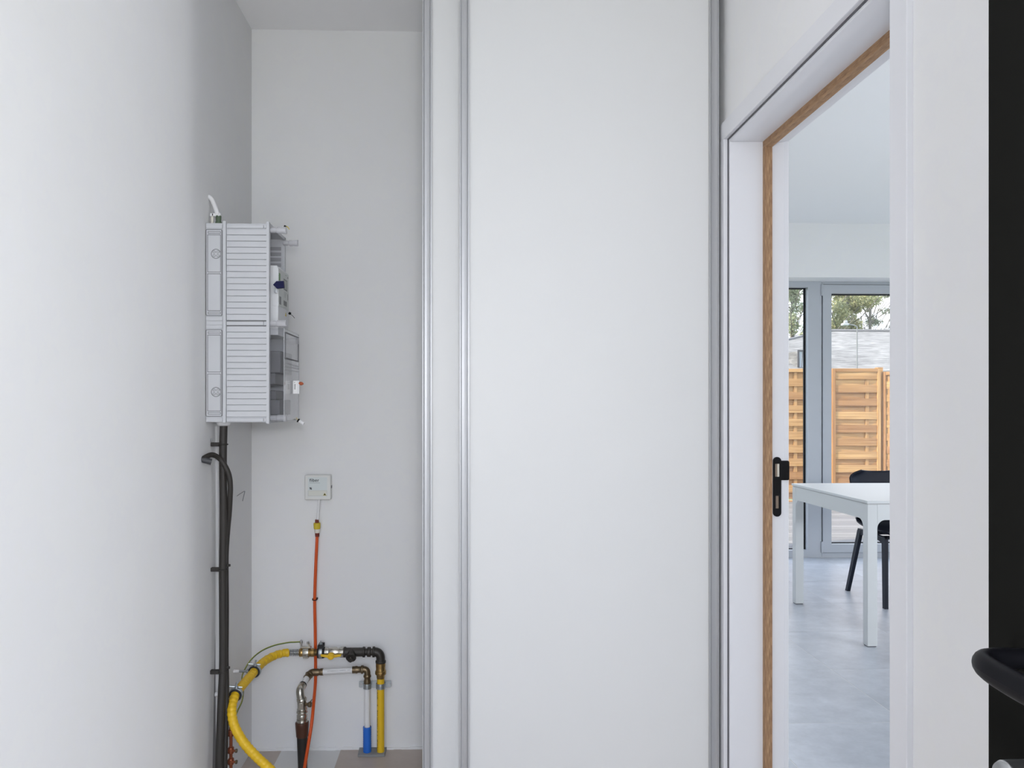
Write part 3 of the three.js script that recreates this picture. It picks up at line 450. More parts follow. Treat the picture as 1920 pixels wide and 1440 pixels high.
// ---------------------------------------------------------------- gas pipework
const ZP = -2.68;
{ const t = thing('gas_hose', 'yellow wrapped flexible gas hose curving along the left wall down to the floor', 'hose');
  const pts = [[-.6225, .3645, ZP], [-.6480, .3645, -2.667], [-.6715, .3635, -2.635], [-.6870, .3625, -2.585], [-.6925, .3610, -2.52], [-.6955, .3600, -2.45], [-.6985, .3585, -2.38], [-.7005, .3540, -2.32], [-.6995, .329, -2.28], [-.6868, .2892, -2.258], [-.6554, .2423, -2.245], [-.616, .2006, -2.24], [-.5688, .1555, -2.24], [-.4898, .0686, -2.245], [-.440, .012, -2.26]];
  const c = new THREE.CatmullRomCurve3(pts.map((p) => V(...p)), false, 'catmullrom', .5), g = new THREE.TubeGeometry(c, 520, .0137, 18), p = g.attributes.position, n = g.attributes.normal;
  const r = rng(77), wr = []; for (let i = 0; i < 521; i++) wr.push((r() - .5) * .0004);
  for (let i = 0; i < p.count; i++) { const ringI = Math.floor(i / 19), s = ringI / 520, a = (i % 19) / 18 * Math.PI * 2; const k = .00055 * Math.sin(s * 420) + (s < .28 ? .0008 * Math.sin(s * 190 + Math.sin(a) * 2) : 0) + wr[ringI]; p.setXYZ(i, p.getX(i) + n.getX(i) * k, p.getY(i) + n.getY(i) * k, p.getZ(i) + n.getZ(i) * k); }
  g.computeVertexNormals(); part(t, 'sleeve', g, M.yellow);
  const bell = [[0, .010]]; for (let i = 0; i < 7; i++) bell.push([.015 + i * .14, .0072], [.04 + i * .14, .0122], [.075 + i * .14, .0122], [.10 + i * .14, .0072]); bell.push([1, .0085]); part(t, 'bellows', lathe([-.6235, .3643, ZP], [-.5800, .3640, ZP], bell, 24), M.steel, 'bare stainless steel bellows'); rebase(t); }
{ const t = thing('gas_pipe', 'gas pipework with brass joint, valve and dark iron fittings leading down to a yellow pipe', 'pipework'), y = .364;
  part(t, 'brass_nut', [lathe([-.5830, y, ZP], [-.5450, y, ZP], [[0, .010], [.02, .0145], [.25, .0145], [.3, .0125], [.8, .0125], [.82, .0142], [1, .0142]], 24), hexNut([-.5435, y, ZP], [-.5290, y, ZP], .0150), rod([-.545, y, ZP], [-.515, y, ZP], .0118)], M.brass);
  const ec = part(t, 'earth_clamp', [lathe([-.5700, y, ZP], [-.5500, y, ZP], [[0, .0150], [0, .0172], [1, .0172], [1, .0150]], 28), rb(-.5790, -.5420, y + .0165, y + .0225, ZP - .006, ZP + .006, .001), bx(-.552, -.546, y + .0225, y + .033, ZP - .004, ZP + .004), rb(-.570, -.550, y - .019, y - .0155, ZP - .008, ZP + .008, .001)], M.chrome, 'steel earthing clamp');
  part(ec, 'screw', [hexNut([-.5765, y + .033, ZP + .002], [-.5765, y + .043, ZP + .002], .0058), rod([-.5765, y + .022, ZP + .002], [-.5765, y + .046, ZP + .002], .003)], M.steel); part(ec, 'screw', rod([-.5525, y + .032, ZP + .003], [-.5525, y + .040, ZP + .003], .0042), M.steel);
  part(t, 'nipple', rod([-.530, y, ZP], [-.490, y, ZP], .0118), M.castIron);
  const v = part(t, 'valve_body', [lathe([-.4935, y, ZP], [-.4260, y, ZP], [[0, .0155], [.2, .0165], [.22, .0135], [.3, .0185], [.62, .0185], [.7, .014], [.74, .0165], [1, .0165]], 26), hexNut([-.494, y, ZP], [-.480, y, ZP], .0185), hexNut([-.440, y, ZP], [-.426, y, ZP], .0185)], M.chrome, 'nickel-plated gas valve');
  part(v, 'valve_handle', [rod([-.4665, y - .004, ZP + .026], [-.4665, y - .004, ZP + .0345], .0125, .0118, 24), ring([-.4665, y - .004, ZP + .0345], [0, 0, 1], .0092, .0026), rod([-.4665, y - .004, ZP + .010], [-.4665, y - .004, ZP + .028], .006), metric(extrude(poly([[-.0345, -.001], [-.012, -.0055], [.012, -.0055], [.0345, -.001], [.0355, .0045], [.012, .002], [-.012, .002], [-.0355, .0045]]), .006, { bevelEnabled: true, bevelSize: .0008, bevelThickness: .0008, bevelSegments: 1 })).translate(-.4665, y - .003, ZP + .025)], M.yellow, 'yellow butterfly handle');
  part(t, 'tee_fitting', [lathe([-.4270, y, ZP], [-.3490, y, ZP], [[0, .0135], [.02, .0185], [.1, .0185], [.13, .0155], [.86, .0155], [.89, .0185], [.98, .0185], [1, .0135]], 26), rod([-.3965, y, ZP], [-.3965, y - .012, ZP + .030], .0155, .0155, 24), ring([-.3965, y - .011, ZP + .026], [0, -.4, 1], .0155, .003), ], M.castIron, 'dark iron tee'); 
  part(t, 'plug', hexNut([-.3965, y - .012, ZP + .028], [-.3965, y - .016, ZP + .041], .0105), M.castIron);
  part(t, 'union', [rod([-.350, y, ZP], [-.318, y, ZP], .0122), lathe([-.3430, y, ZP], [-.3290, y, ZP], [[0, .012], [.1, .0172], [.9, .0172], [1, .012]], 24)], M.castIron);
  part(t, 'elbow', [elbow([-.322, y, ZP], [-.2945, y, ZP], [-.2945, .330, ZP], .0158, .0245), lathe([-.3235, y, ZP], [-.3150, y, ZP], [[0, .013], [.08, .0188], [.92, .0188], [1, .0155]], 24), lathe([-.2945, .325, ZP], [-.2945, .333, ZP], [[0, .013], [.08, .0185], [.92, .0185], [1, .0155]], 24)], M.castIron, 'dark iron elbow');
  part(t, 'brass_coupling', [hexNut([-.2945, .310, ZP], [-.2945, .3265, ZP], .0185), lathe([-.2945, .2675, ZP], [-.2945, .312, ZP], [[0, .0125], [.12, .0145], [.36, .0150], [.4, .0195], [.62, .0195], [.66, .0165], [1, .0165]], 26), hexNut([-.2945, .284, ZP], [-.2945, .2985, ZP], .0202)], M.brass, 'brass coupling');
  const yp = part(t, 'yellow_pipe', rod([-.2945, 0, ZP], [-.2945, .269, ZP], .0132, .0132, 28), M.yellow);
  const mk = []; const r = rng(9); for (let i = 0; i < 34; i++) { const yy = .012 + i * .0062 + r() * .002; if (r() < .72) mk.push(bx(-.3055, -.3025, yy, yy + .002 + r() * .003, ZP + .0078, ZP + .0092)); } part(yp, 'print', mk, M.black, 'black print line', 'stuff');
  rebase(t); }
{ // rubber-lined clamp that carries the valve
  const t = thing('pipe_clamp', 'black rubber-lined pipe clamp with a silver band round the gas pipe beside the valve', 'pipe clamp', 'rubber-lined pipe clamps'), y = .364;
  part(t, 'rubber_lining', lathe([-.5185, y, ZP], [-.4945, y, ZP], [[0, .012], [0, .0195], [.2, .0205], [.8, .0205], [1, .0195], [1, .012]], 28), M.rubber); part(t, 'band', lathe([-.5120, y, ZP], [-.5010, y, ZP], [[0, .0205], [0, .0218], [1, .0218], [1, .0205]], 28), M.zinc);
  part(t, 'ear', [rb(-.5165, -.4965, y + .018, y + .030, ZP - .020, ZP - .006, .002), rb(-.5165, -.4965, y + .018, y + .030, ZP + .002, ZP + .016, .002)], M.rubber); part(t, 'bolt', [rod([-.5065, y + .020, ZP + .004], [-.5065, y + .042, ZP + .004], .0026), hexNut([-.5065, y + .028, ZP + .004], [-.5065, y + .034, ZP + .004], .0058)], M.zinc); part(t, 'stud', rod([-.5065, y, ZP - .018], [-.5065, y, ZB], .0038), M.zinc); rebase(t); }
// the two clamps on the left wall that hold the yellow hose
for (const [c, dir, wall, label] of [[[-.6935, .3608, -2.505], [-.03, -.02, 1], -2.505, 'black rubber-lined clamp holding the yellow hose nearest the closet corner, with silver bolt'], [[-.7003, .3545, -2.322], [-.01, .12, -1], -2.322, 'black rubber-lined clamp holding the yellow hose just before it drops to the floor']]) {
  const t = thing('pipe_clamp', label, 'pipe clamp', 'rubber-lined pipe clamps'), d = V(...dir).normalize(), a = V(...c).addScaledVector(d, -.0095), b = V(...c).addScaledVector(d, .0095), a2 = V(...c).addScaledVector(d, -.006), b2 = V(...c).addScaledVector(d, .006), A = (v) => [v.x, v.y, v.z];
  part(t, 'rubber_lining', lathe(A(a), A(b), [[0, .0140], [0, .0185], [.15, .0195], [.85, .0195], [1, .0185], [1, .0140]], 28), M.rubber); part(t, 'band', lathe(A(a2), A(b2), [[0, .0195], [0, .0208], [1, .0208], [1, .0195]], 28), M.zinc);
  const top = V(...c).add(V(.001, .0225, 0));
  part(t, 'bolt', [rod([top.x - .020, top.y + .004, top.z + .006], [top.x + .018, top.y - .002, top.z - .002], .0028), rod([top.x, top.y - .005, top.z + .004], [top.x + .004, top.y + .016, top.z + .004], .0030), hexNut([top.x + .002, top.y - .004, top.z + .004], [top.x + .003, top.y + .003, top.z + .004], .0062)], M.zinc);
  part(t, 'stud', [rod([XL, c[1], wall], [c[0] - .018, c[1], wall], .0038, .0038, 14), hexNut([c[0] - .026, c[1], wall], [c[0] - .018, c[1], wall], .0075)], M.zinc); part(t, 'wall_plug', rod([XL - .001, c[1], wall], [XL + .018, c[1], wall], .0062, .0055, 14), M.whitePlastic); rebase(t);
}
{ const t = thing('earth_wire', 'thin green and yellow earth wire arching over the yellow gas hose', 'wire');
  const path = [[-.5765, .4030, -2.676], [-.600, .4010, -2.68], [-.6262, .3985, -2.683], [-.671, .3925, -2.672], [-.7053, .3855, -2.635], [-.7265, .3735, -2.585], [-.7355, .3560, -2.545], [-.7350, .3435, -2.505], [-.722, .3320, -2.465], [-.7075, .3230, -2.425], [-.700, .3080, -2.385], [-.7035, .2930, -2.355], [-.7055, .275, -2.325], [-.7070, .255, -2.303]];
  part(t, 'insulation', tube(path, .0021, 140, 10), M.green); const up = path.map(([x, y, z]) => [x, y + .0013, z + .0006]); part(t, 'stripe', tube(up, .00165, 140, 8), M.greenYellow, 'yellow stripe'); rebase(t); }
{ const t = thing('strap_bracket', 'galvanised strap bracket holding the white and the yellow pipe to the wall', 'bracket');
  const s = roundRect(-.3735, .2315, .1145, .0225, .004); for (const x of [-.366, -.2665]) { const h = new THREE.Path(); h.absellipse(x, .2428, .0042, .0032, 0, Math.PI * 2); s.holes.push(h); }
  part(t, 'plate', metric(extrude(s, .002, { bevelEnabled: true, bevelSize: .0004, bevelThickness: .0004, bevelSegments: 1 })).translate(0, 0, -2.6975), M.zinc);
  for (const [x, r] of [[-.3425, .0126], [-.2945, .0146]]) part(t, 'saddle', [lathe([x, .2345, ZP], [x, .2515, ZP], [[0, r], [0, r + .0014], [1, r + .0014], [1, r]], 28), ring([x, .2345, ZP], [0, 1, 0], r + .001, .0011), ring([x, .2515, ZP], [0, 1, 0], r + .001, .0011)], M.zinc);
  for (const x of [-.2665, -.366]) part(t, 'screw', rod([x, .2428, -2.698], [x, .2428, -2.693], .0048, .004, 14), M.steel); part(t, 'spacer', rod([-.318, .2428, ZB], [-.318, .2428, -2.696], .004), M.steel); rebase(t); }

// ---------------------------------------------------------------- water pipework
{ const t = thing('water_pipe', 'white water pipe with bronze press fittings running from a silver valve to a blue sleeve', 'pipework'), x = -.3425;
  part(t, 'riser', rod([x, .0, ZP], [x, .262, ZP], .0105, .0105, 24), M.whitePlastic);
  part(t, 'fitting', [lathe([x, .252, ZP], [x, .288, ZP], [[0, .0112], [0, .0122], [.3, .0122], [.34, .0108], [.6, .0108], [.64, .0135], [.8, .0135], [.84, .0110], [1, .0110]], 24), elbow([x, .280, ZP], [x, .3015, ZP], [-.362, .3015, ZP], .0112, .012), lathe([-.3570, .3015, ZP], [-.3950, .3005, ZP], [[0, .0110], [.05, .0145], [.18, .0145], [.22, .0112], [.5, .0112], [.54, .0130], [.7, .0130], [.74, .0122], [1, .0122]], 24), hexNut([-.356, .3015, ZP], [-.362, .3015, ZP], .0150)], M.bronze, 'bronze press elbow');
  const h = part(t, 'crosspipe', rod([-.3900, .3005, ZP], [-.5050, .2940, ZP], .0105, .0105, 24), M.whitePlastic);
  const r = rng(4), mk = []; for (let i = 0; i < 26; i++) { const xx = -.399 - i * .0037; if (r() < .8) mk.push(bx(xx, xx - .0015 - r() * .0018, .3036 + (xx + .39) * .0565, .3050 + (xx + .39) * .0565, ZP + .0092, ZP + .0104)); } part(h, 'print', mk, M.midGrey, 'small grey print line', 'stuff');
  part(t, 'fitting', [lathe([-.4990, .2943, ZP], [-.5290, .2928, ZP], [[0, .0112], [0, .0124], [.3, .0124], [.34, .0112], [.55, .0112], [.6, .0128], [1, .0128]], 24), elbow([-.522, .2930, ZP], [-.5415, .2925, -2.682], [-.5520, .2820, -2.652], .0128, .0130), ring([-.5465, .2880, -2.667], [-.35, -.35, .9], .0128, .002)], M.bronze, 'bronze press elbow');
  part(t, 'short_pipe', rod([-.5500, .2835, -2.658], [-.5590, .2700, -2.612], .0105, .0105, 20), M.whitePlastic); part(t, 'sealing_ring', [rod([-.5575, .2722, -2.620], [-.5600, .2690, -2.608], .0132, .0132, 24)], M.rubber);
  part(t, 'valve_elbow', [elbow([-.5590, .2705, -2.612], [-.5610, .2660, -2.58], [-.5550, .2360, -2.58], .0138, .016), ring([-.5555, .243, -2.58], [.15, 1, 0], .0145, .0016)], M.chrome, 'nickel-plated elbow');
  part(t, 'valve_body', [lathe([-.5525, .1975, -2.58], [-.5540, .2400, -2.58], [[0, .0130], [.02, .0172], [.16, .0172], [.2, .0155], [.75, .0155], [.8, .0170], [.97, .0170], [1, .013]], 28), rb(-.5600, -.5450, .206, .228, -2.5660, -2.5625, .001)], M.chrome, 'nickel-plated stop valve');
  part(t, 'drain_cock', [rod([-.5400, .2205, -2.578], [-.5270, .2205, -2.574], .0052), lathe([-.5290, .2205, -2.5745], [-.5190, .2205, -2.572], [[0, 0], [0, .0088], [.7, .0092], [1, .007], [1, 0]], 18), rod([-.5265, .2260, -2.574], [-.5170, .2380, -2.574], .0016)], M.bronze);
  part(t, 'coupling', [lathe([-.5525, .1560, -2.58], [-.5525, .1985, -2.58], [[0, .0165], [.12, .0192], [.2, .0165], [.3, .0155], [.36, .0180], [.62, .0180], [.68, .0160], [.78, .0160], [.84, .0180], [1, .0172]], 28), ring([-.5525, .1665, -2.58], [0, 1, 0], .0172, .0022), ring([-.5525, .1930, -2.58], [0, 1, 0], .0172, .0022)], M.chrome, 'nickel-plated coupling');
  part(t, 'brown_adapter', lathe([-.5520, .1085, -2.58], [-.5525, .1590, -2.58], [[0, .0185], [.03, .0205], [.3, .0212], [.62, .0225], [.94, .0232], [1, .0215], [1, .012]], 28), M.brown, 'dark brown adapter');
  part(t, 'black_pipe', rod([-.5500, -.002, -2.578], [-.5520, .1120, -2.58], .0155, .0182, 28), M.blackPipe, 'black supply pipe');
  part(t, 'blue_sleeve', (() => { const p = [[0, .0125], [0, .0142]]; for (let i = 1; i < 24; i++) p.push([i / 24, .0142 + (i % 2 ? .0007 : 0)]); p.push([1, .0142], [1, .0115], [.9, .0112]); return lathe([x, .0, ZP], [x, .0975, ZP], p, 28); })(), M.blue, 'bright blue corrugated sleeve');
  rebase(t); }
{ const t = thing('mortar_collar', 'small grey mortar bed at the foot of the blue sleeve and yellow pipe', 'mortar'); part(t, 'bed', metric(extrude(poly([[-.374, 2.7135], [-.372, 2.656], [-.330, 2.6535], [-.279, 2.657], [-.277, 2.7135]]), .006, { bevelEnabled: true, bevelSize: .001, bevelThickness: .001, bevelSegments: 1 })).rotateX(-Math.PI / 2).translate(0, .001, 0), M.mortar); rebase(t); }

// ---------------------------------------------------------------- dining table and chair
{ const t = thing('dining_table', 'white rectangular dining table with square legs, seen through the doorway', 'table');
  const x0 = 2.085, x1 = 3.86, z0 = -3.795, z1 = -4.675, H = .755;
  part(t, 'tabletop', rb(x0 - .004, x1 + .004, H - .014, H, z0 + .004, z1 - .004, .002), M.tableWhite); part(t, 'underframe', bx(x0 + .003, x1 - .003, H - .0195, H - .014, z0 - .003, z1 + .003), std(lin(.5, .5, .5), .5));
  const lw = .052, ld = .046; for (const [x, z] of [[x0, z0], [x0, z1 + ld], [x1 - lw, z0], [x1 - lw, z1 + ld]]) { const l = part(t, 'leg', rb(x, x + lw, .004, H - .0195, z, z - ld, .003), M.tableWhite); part(l, 'foot', bx(x + .004, x + lw - .004, 0, .004, z - .004, z - ld + .004), M.darkGrey); }
  const rail = (L, h, th) => { const r = .042, s = new THREE.Shape(); s.moveTo(0, 0); s.lineTo(L, 0); s.lineTo(L, -h - r); s.absarc(L - r, -h - r, r, 0, Math.PI / 2); s.lineTo(r, -h); s.absarc(r, -h - r, r, Math.PI / 2, Math.PI); s.lineTo(0, 0); return metric(extrude(s, th)); };
  const L1 = z0 - z1 - 2 * ld - .0016, L2 = x1 - x0 - 2 * lw - .0016;
  for (const x of [x0 + .0015, x1 - .0235]) part(t, 'rail', rail(L1, .080, .022).rotateY(Math.PI / 2).translate(x, H - .0195, z0 - ld - .0008), M.tableWhite); for (const z of [z0 - .0235, z1 + .0015]) part(t, 'rail', rail(L2, .080, .022).translate(x0 + lw + .0008, H - .0195, z), M.tableWhite);
  rebase(t); }
{ const t = thing('dining_chair', 'navy black moulded shell chair at the far side of the white dining table', 'chair');
  // moulded seat shell: centre line from the front lip over the seat and up the back
  const line = [[.205, .425], [.195, .440], [.12, .447], [0, .440], [-.12, .436], [-.175, .448], [-.208, .500], [-.226, .58], [-.243, .68], [-.256, .77], [-.262, .806]].map(([z, y]) => V(0, y, z)), c = new THREE.CatmullRomCurve3(line), N = 46, K = 28;
  const wid = (s) => s > .93 ? .222 * Math.sqrt(Math.max(0.02, 1 - ((s - .93) / .0705) ** 2 * .62)) - 0 : s < .06 ? .205 * (.86 + .14 * s / .06) : .205 + .022 * Math.sin(Math.PI * Math.min(1, s / .55)) + (s > .55 ? .017 * (s - .55) / .38 : 0);
  const P = (s, u) => { const p = c.getPointAt(s), tg = c.getTangentAt(s), nrm = V(0, tg.z, -tg.y); if (nrm.y < 0 || (s > .5 && nrm.z < 0)) nrm.negate(); const curl = (.012 + .040 * Math.exp(-(((s - .52) / .22) ** 2)) + (s > .5 ? .022 : 0)) * u ** 4 + .020 * u * u * (s > .45 ? 1 : .4); return p.add(V(u * wid(s), 0, 0)).addScaledVector(nrm, curl); };
  const pos = [], idx = [], grid = (off) => { const b = pos.length / 3; for (let i = 0; i <= N; i++) for (let j = 0; j <= K; j++) { const s = i / N, u = j / K * 2 - 1, e = 1e-3, p = P(s, u), du = P(s, Math.min(1, u + e)).sub(P(s, Math.max(-1, u - e))), ds = P(Math.min(1, s + e), u).sub(P(Math.max(0, s - e), u)), n = du.cross(ds).normalize(); p.addScaledVector(n, off); pos.push(p.x, p.y, p.z); } return b; };
  const A = grid(.005), B = grid(-.005), at = (b, i, j) => b + i * (K + 1) + j;
  for (let i = 0; i < N; i++) for (let j = 0; j < K; j++) { idx.push(at(A, i, j), at(A, i, j + 1), at(A, i + 1, j + 1), at(A, i, j), at(A, i + 1, j + 1), at(A, i + 1, j)); idx.push(at(B, i, j), at(B, i + 1, j + 1), at(B, i, j + 1), at(B, i, j), at(B, i + 1, j), at(B, i + 1, j + 1)); }
  const rim = []; for (let j = 0; j <= K; j++) rim.push([0, j]); for (let i = 1; i <= N; i++) rim.push([i, K]); for (let j = K - 1; j >= 0; j--) rim.push([N, j]); for (let i = N - 1; i >= 0; i--) rim.push([i, 0]);
  for (let k = 0; k < rim.length - 1; k++) { const [a, b] = [rim[k], rim[k + 1]]; idx.push(at(A, ...a), at(B, ...a), at(B, ...b), at(A, ...a), at(B, ...b), at(A, ...b)); }
  const g = new THREE.BufferGeometry(); g.setAttribute('position', new THREE.Float32BufferAttribute(pos, 3)); g.setIndex(idx); g.computeVertexNormals(); part(t, 'seat_shell', g, M.chair);
  // side frames: a splayed front and back leg joined by an arch under the seat
  for (const sx of [-1, 1]) {
    const x = sx * .185, leg = (z0, y0, z1, xs) => { const b = new THREE.BufferGeometry(), w0 = .019, w1 = .0135, d = .011, q = []; for (const [z, y, w, xx] of [[z0, y0, w0, x], [z1, 0, w1, x + sx * xs]]) for (const [a, e] of [[-1, -1], [1, -1], [1, 1], [-1, 1]]) q.push(xx + a * d, y, z + e * w); b.setAttribute('position', new THREE.Float32BufferAttribute(q, 3)); b.setIndex([0, 1, 5, 0, 5, 4, 1, 2, 6, 1, 6, 5, 2, 3, 7, 2, 7, 6, 3, 0, 4, 3, 4, 7, 0, 2, 1, 0, 3, 2, 4, 5, 6, 4, 6, 7]); const n = b.toNonIndexed(); n.computeVertexNormals(); return n; };
    part(t, 'leg', leg(.150, .425, .205, .028), M.chair); part(t, 'leg', leg(-.135, .428, -.245, .028), M.chair);
    const s = new THREE.Shape(); s.moveTo(-.150, .437); s.lineTo(.165, .430); s.lineTo(.172, .340); s.quadraticCurveTo(.140, .395, .090, .400); s.lineTo(-.095, .402); s.quadraticCurveTo(-.150, .395, -.172, .345); s.closePath();
    const a = extrude(s, .020); a.rotateY(-Math.PI / 2).translate(x + .010, 0, 0); part(t, 'seat_rail', a, M.chair);
  }
  part(t, 'cross_bar', [rb(-.185, .185, .405, .425, .10, .07, .004), rb(-.185, .185, .405, .425, -.08, -.11, .004)], M.chair);
  t.position.set(2.805, 0, -4.72); t.rotation.y = 0; }

// ---------------------------------------------------------------- added fill lamps, both out of view
function fillLamp(t, x, y, z, r, cd, color = 0xf6f9ff) {
  part(t, 'globe', new THREE.SphereGeometry(r, 32, 20).translate(x, y, z), M.globe, 'glowing white globe of an added fill lamp');
  const l = new THREE.PointLight(color, cd); l.name = 'fill_light'; l.position.set(x, y, z); l.castShadow = true; l.shadow.radius = 5; scene.add(l);
}
{ const t = thing('fill_lamp', 'added fill lamp with a white glass globe just inside the front door, behind the camera', 'lamp'), x = .06, z = .21; fillLamp(t, x, 1.42, z, .12, 3.8, 0xfafaff); part(t, 'pole', rod([x, .02, z], [x, 1.31, z], .009), M.aluminium); part(t, 'base', lathe([x, 0, z], [x, .022, z], [[0, 0], [0, .11], [.7, .11], [1, .09], [1, 0]], 32), M.aluminium); rebase(t); }  // added to brighten the hall
{ const t = thing('fill_lamp', 'unseen added fill lamp with a white glass globe in the dining room', 'lamp'), x = 4.0, z = -2.0; fillLamp(t, x, 1.0, z, .18, 8); part(t, 'pole', rod([x, .02, z], [x, .83, z], .011), M.aluminium); part(t, 'base', lathe([x, 0, z], [x, .025, z], [[0, 0], [0, .15], [.7, .15], [1, .12], [1, 0]], 32), M.aluminium); rebase(t); }  // added to brighten the dining room and the left wall

// ---------------------------------------------------------------- outside
{ const d = struct('terrace', 'pale weathered terrace boards outside the window'), w = .145; let k = 0;
  for (let z = ZWI - .36; z > -9.85; z -= w) { const r = rng(100 + k); part(d, 'plank', metric(new THREE.BoxGeometry(10.6, .03, w - .006).translate(5.5, -.035, z - w / 2), false, r() * 9, r() * 9), M.deck[k++ % 3]); }
  part(d, 'joists', [0, 1, 2, 3, 4, 5, 6].map((i) => bx(.4 + i * 1.6, .46 + i * 1.6, -.17, -.05, ZWI - .36, -9.85)), M.fence[2]); }
const ZF = -9.7711;
{ // woven fence panels: slats in front of and behind the uprights by turns
  let k = 0;
  const panel = (x, z, turn, width, front, battens, top, label, bar = .042) => {
    const t = thing('woven_fence', label, 'fence', 'woven wooden fences behind the terrace'), Y0 = -.04, n = 19, pitch = (top - .06 - (Y0 + .05)) / n;
    const frame = (g) => part(t, 'frame_bar', g, M.fence[(k++ + 1) % 4]);
    frame(metric(rb(.042 - bar, .042, Y0, top, -.022, .022, .003), true)); frame(metric(rb(width - .042, width, Y0, top, -.022, .022, .003), true)); frame(rb(.042, width - .042, top - .045, top, -.022, .022, .003)); frame(rb(.042, width - .042, Y0, Y0 + .04, -.022, .022, .003));
    for (const b of battens) part(t, 'batten', metric(rb(b, b + .044, Y0 + .04, top - .045, -.007, .007, .002), true), M.fence[(k++) % 4]);
    for (let i = 0; i < n; i++) { const y = top - .050 - (i + .5) * pitch, f = (i % 2 === 0) === front, r = rng(500 + k), zz = f ? .0125 : -.0125, bow = [];
      const g = new THREE.BoxGeometry(width - .084, .097, .008, 14, 1, 1), p = g.attributes.position; for (let q = 0; q < p.count; q++) { const xx = p.getX(q) + width / 2; let near = 9; for (const b of battens) near = Math.min(near, Math.abs(xx - b - .022)); const ends = Math.min(xx - .042, width - .042 - xx); p.setZ(q, p.getZ(q) + zz * (.75 + .35 * Math.exp(-((near / .11) ** 2))) * Math.min(1, .5 + ends * 4)); }
      g.computeVertexNormals(); part(t, 'slat', metric(g.translate(width / 2, y, 0), false, r() * 7, r() * 7), M.fence[(k++ * 7 + Math.floor(r() * 4)) % 4]); }
    t.position.set(x, 0, z); t.rotation.y = turn; return t;
  };
  panel(3.52, ZF, 0, 1.20, false, [.262, .856], 1.740, 'woven wooden fence length seen through the narrow window left of the terrace door');
  panel(4.888, ZF, 0, .648, true, [.450], 1.745, 'narrow woven wooden fence length behind the terrace door');
  panel(5.563, ZF, -.28, 1.5, false, [.066, .75, 1.38], 1.702, 'bright woven wooden fence length right of the square post', .026);
  panel(1.70, ZF, 0, 1.70, true, [.4, 1.2], 1.740, 'woven wooden fence length hidden beyond the left edge of the window');
  for (const [x, lab] of [[5.556, 'square wooden fence post between the narrow and the bright panel'], [4.80, 'square wooden fence post left of the narrow panel']]) { const p = thing('fence_post', lab, 'fence post', 'square fence posts'); part(p, 'shaft', metric(rb(x - .036, x + .036, -.16, 1.752, ZF - .026, ZF - .098, .004), true), M.fence[3]); part(p, 'shaft_cap', rb(x - .038, x + .038, 1.752, 1.762, ZF - .024, ZF - .100, .003), M.fence[1]); rebase(p); }
}
{ // neighbouring house with a pale tiled roof
  const t = thing('neighbour_house', 'house with a pale grey tiled hip roof behind the wooden fence', 'house'), A = [15.69, 4.51, -32], B = [34, 4.51, -32], C = [6.95, 2.5, -26], D = [34, 2.5, -26], E = [6.95, 2.5, -38], F = [34, 2.5, -38];
  const slab = (pts, m, name) => { const g = new THREE.BufferGeometry(), p = [], uv = [], tri = (a, b, c) => { for (const q of [a, b, c]) p.push(...q); }; const low = pts.map(([x, y, z]) => [x, y - .12, z]);
    for (let i = 1; i < pts.length - 1; i++) { tri(pts[0], pts[i], pts[i + 1]); tri(low[0], low[i + 1], low[i]); } for (let i = 0; i < pts.length; i++) { const j = (i + 1) % pts.length; tri(pts[i], low[i], low[j]); tri(pts[i], low[j], pts[j]); }
    g.setAttribute('position', new THREE.Float32BufferAttribute(p, 3)); for (let i = 0; i < p.length; i += 3) uv.push(p[i], -p[i + 2] * 1.055); g.setAttribute('uv', new THREE.Float32BufferAttribute(uv, 2)); g.computeVertexNormals(); return part(t, name, g, m); };
  const rf = slab([C, D, B, A], M.roof, 'roof'); slab([E, C, A], M.roof, 'roof'); slab([F, E, A, B], M.roof, 'roof');
  const ridge = [rod(A, B, .09, .09, 8), rod(A, C, .07, .07, 8)]; part(t, 'ridge_tiles', ridge, std(lin(.12, .12, .12), .9));
  part(t, 'wall', bx(7.4, 33.5, -.2, 2.42, -26.4, -37.6), M.render);
  // upright dormer window with its sash ajar
  const dx = 11.96, dz = -26.35, fr = std(lin(.05, .05, .055), .6), dw = part(t, 'dormer_window', [bx(dx, dx + .05, 2.60, 3.26, dz, dz - .06), bx(dx + .65, dx + .70, 2.60, 3.26, dz, dz - .06), bx(dx + .05, dx + .65, 3.20, 3.26, dz, dz - .06), bx(dx + .05, dx + .65, 2.60, 2.64, dz, dz - .06)], fr);
  part(dw, 'sash_bar', rod([dx + .16, 3.20, dz + .02], [dx + .085, 2.64, dz + .10], .016, .016, 6), fr); part(dw, 'pane', bx(dx + .05, dx + .65, 2.64, 3.20, dz - .02, dz - .03), std(lin(.30, .33, .36), .15)); part(dw, 'cheek', bx(dx + .02, dx + .68, 2.55, 3.22, dz - .06, -28.2), M.roof);
  rebase(t, { y: -.2 });
}
{ const t = thing('street_lamp', 'slim grey street lamp standing in front of the pale roof', 'street lamp'), x = 12.839, z = -24, grey = std(lin(.16, .165, .17), .7);
  part(t, 'pole', rod([x, -.16, z], [x, 3.84, z], .026, .019, 12), grey); part(t, 'arm', tube([[x + .01, 3.80, z], [x - .06, 3.87, z], [x - .33, 3.92, z]], .022, 16, 8), grey); part(t, 'lamp_head', [rb(x - .50, x - .30, 3.87, 3.95, z + .08, z - .08, .02), rb(x - .43, x - .33, 3.95, 4.04, z + .05, z - .05, .02)], std(lin(.34, .35, .36), .6)); rebase(t); }
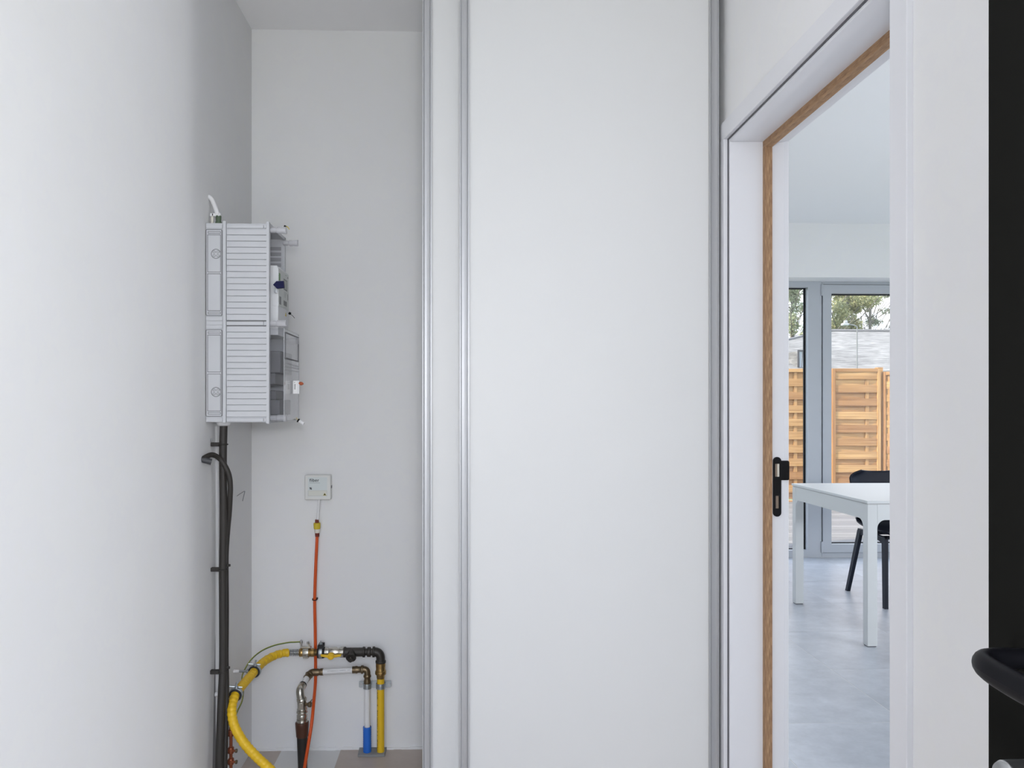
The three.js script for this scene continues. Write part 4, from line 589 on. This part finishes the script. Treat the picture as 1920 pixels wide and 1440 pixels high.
// trees beyond
{
  const leafGeo = new THREE.BufferGeometry(); leafGeo.setAttribute('position', new THREE.Float32BufferAttribute([0, -.5, 0, .30, .02, .06, 0, .55, 0, -.30, .02, .06], 3)); leafGeo.setIndex([0, 1, 2, 0, 2, 3]); leafGeo.computeVertexNormals();
  const tree = (x, z, h, crowns, nLeaf, size, colors, label, seed, bare) => {
    const t = thing('tree', label, 'tree'), r = rng(seed), bark = std(lin(.13, .12, .10), .95), tr = [tube([[x, -.2, z], [x + .1, h * .3, z], [x - .05, h * .6, z + .1], [x + .1, h * .95, z]], .09, 24, 8)];
    part(t, 'trunk', tr, bark);
    const br = []; for (let i = 0; i < bare; i++) { const a = r() * 6.28, y0 = h * (.30 + .5 * r()), L = 1.2 + r() * 2.2, up = .5 + r() * .9; br.push(tube([[x, y0, z], [x + Math.cos(a) * L * .5, y0 + L * .35 * up, z + Math.sin(a) * L * .5], [x + Math.cos(a) * L, y0 + L * up, z + Math.sin(a) * L]], .022, 10, 5)); } part(t, 'branches', br, bark);
    const m = new THREE.InstancedMesh(leafGeo, phys(0xffffff, .9, 0, { transmission: .35, thickness: 0, side: THREE.DoubleSide }), nLeaf), q = new THREE.Quaternion(), mat = new THREE.Matrix4(), col = new THREE.Color();
    for (let i = 0; i < nLeaf; i++) { const c = crowns[Math.floor(r() * crowns.length)], u = r() * 2 - 1, a = r() * 6.283, rad = Math.cbrt(r()) * (.72 + .28 * r()), s = Math.sqrt(1 - u * u); const p = V(x + c[0] + Math.cos(a) * s * rad * c[3], c[1] + u * rad * c[4], z + c[2] + Math.sin(a) * s * rad * c[3]); q.setFromEuler(new THREE.Euler(r() * 6.28, r() * 6.28, r() * 6.28)); const k = size * (.6 + .8 * r()); mat.compose(p, q, V(k, k, k)); m.setMatrixAt(i, mat); const cc = colors[Math.floor(r() * colors.length)], v = .8 + .4 * r(); m.setColorAt(i, col.setRGB(cc[0] * v, cc[1] * v, cc[2] * v)); }
    m.name = 'foliage'; m.userData.kind = 'stuff'; m.castShadow = m.receiveShadow = true; t.add(m); return t;
  };
  const yg = [[.36, .36, .17], [.42, .41, .21], [.29, .32, .15]], gg = [[.34, .40, .25], [.40, .45, .29], [.46, .46, .31]], dk = [[.24, .27, .19], [.28, .30, .22]];
  const clump = (seed, n, sx, y0, y1, rr) => { const r = rng(seed), o = []; for (let i = 0; i < n; i++) o.push([(r() - .5) * sx, y0 + (y1 - y0) * r(), (r() - .5) * 2.5, rr * (.5 + .7 * r()), rr * (.45 + .6 * r())]); return o; };
  tree(22.4, -43, 8.6, clump(1, 30, 2.8, 3.6, 8.0, .85), 30000, .12, yg, 'dense yellow-green tree rising behind the left part of the pale roof', 61, 20);
  tree(27.6, -50, 9.3, clump(2, 60, 5.6, 4.4, 9.6, .46), 12000, .12, dk, 'sparse tree with thin bare branches behind the right part of the pale roof', 62, 70);
  tree(18.7, -42, 9.0, clump(3, 34, 3.0, 3.6, 8.4, .62), 18000, .12, gg, 'airy light green tree seen through the narrow left window pane', 63, 36);
  tree(18.0, -50, 8.6, clump(4, 26, 3.2, 3.4, 7.9, .7), 9000, .13, gg, 'light green tree beyond the left end of the pale roof', 64, 24);
}
renderer.render(scene, camera);
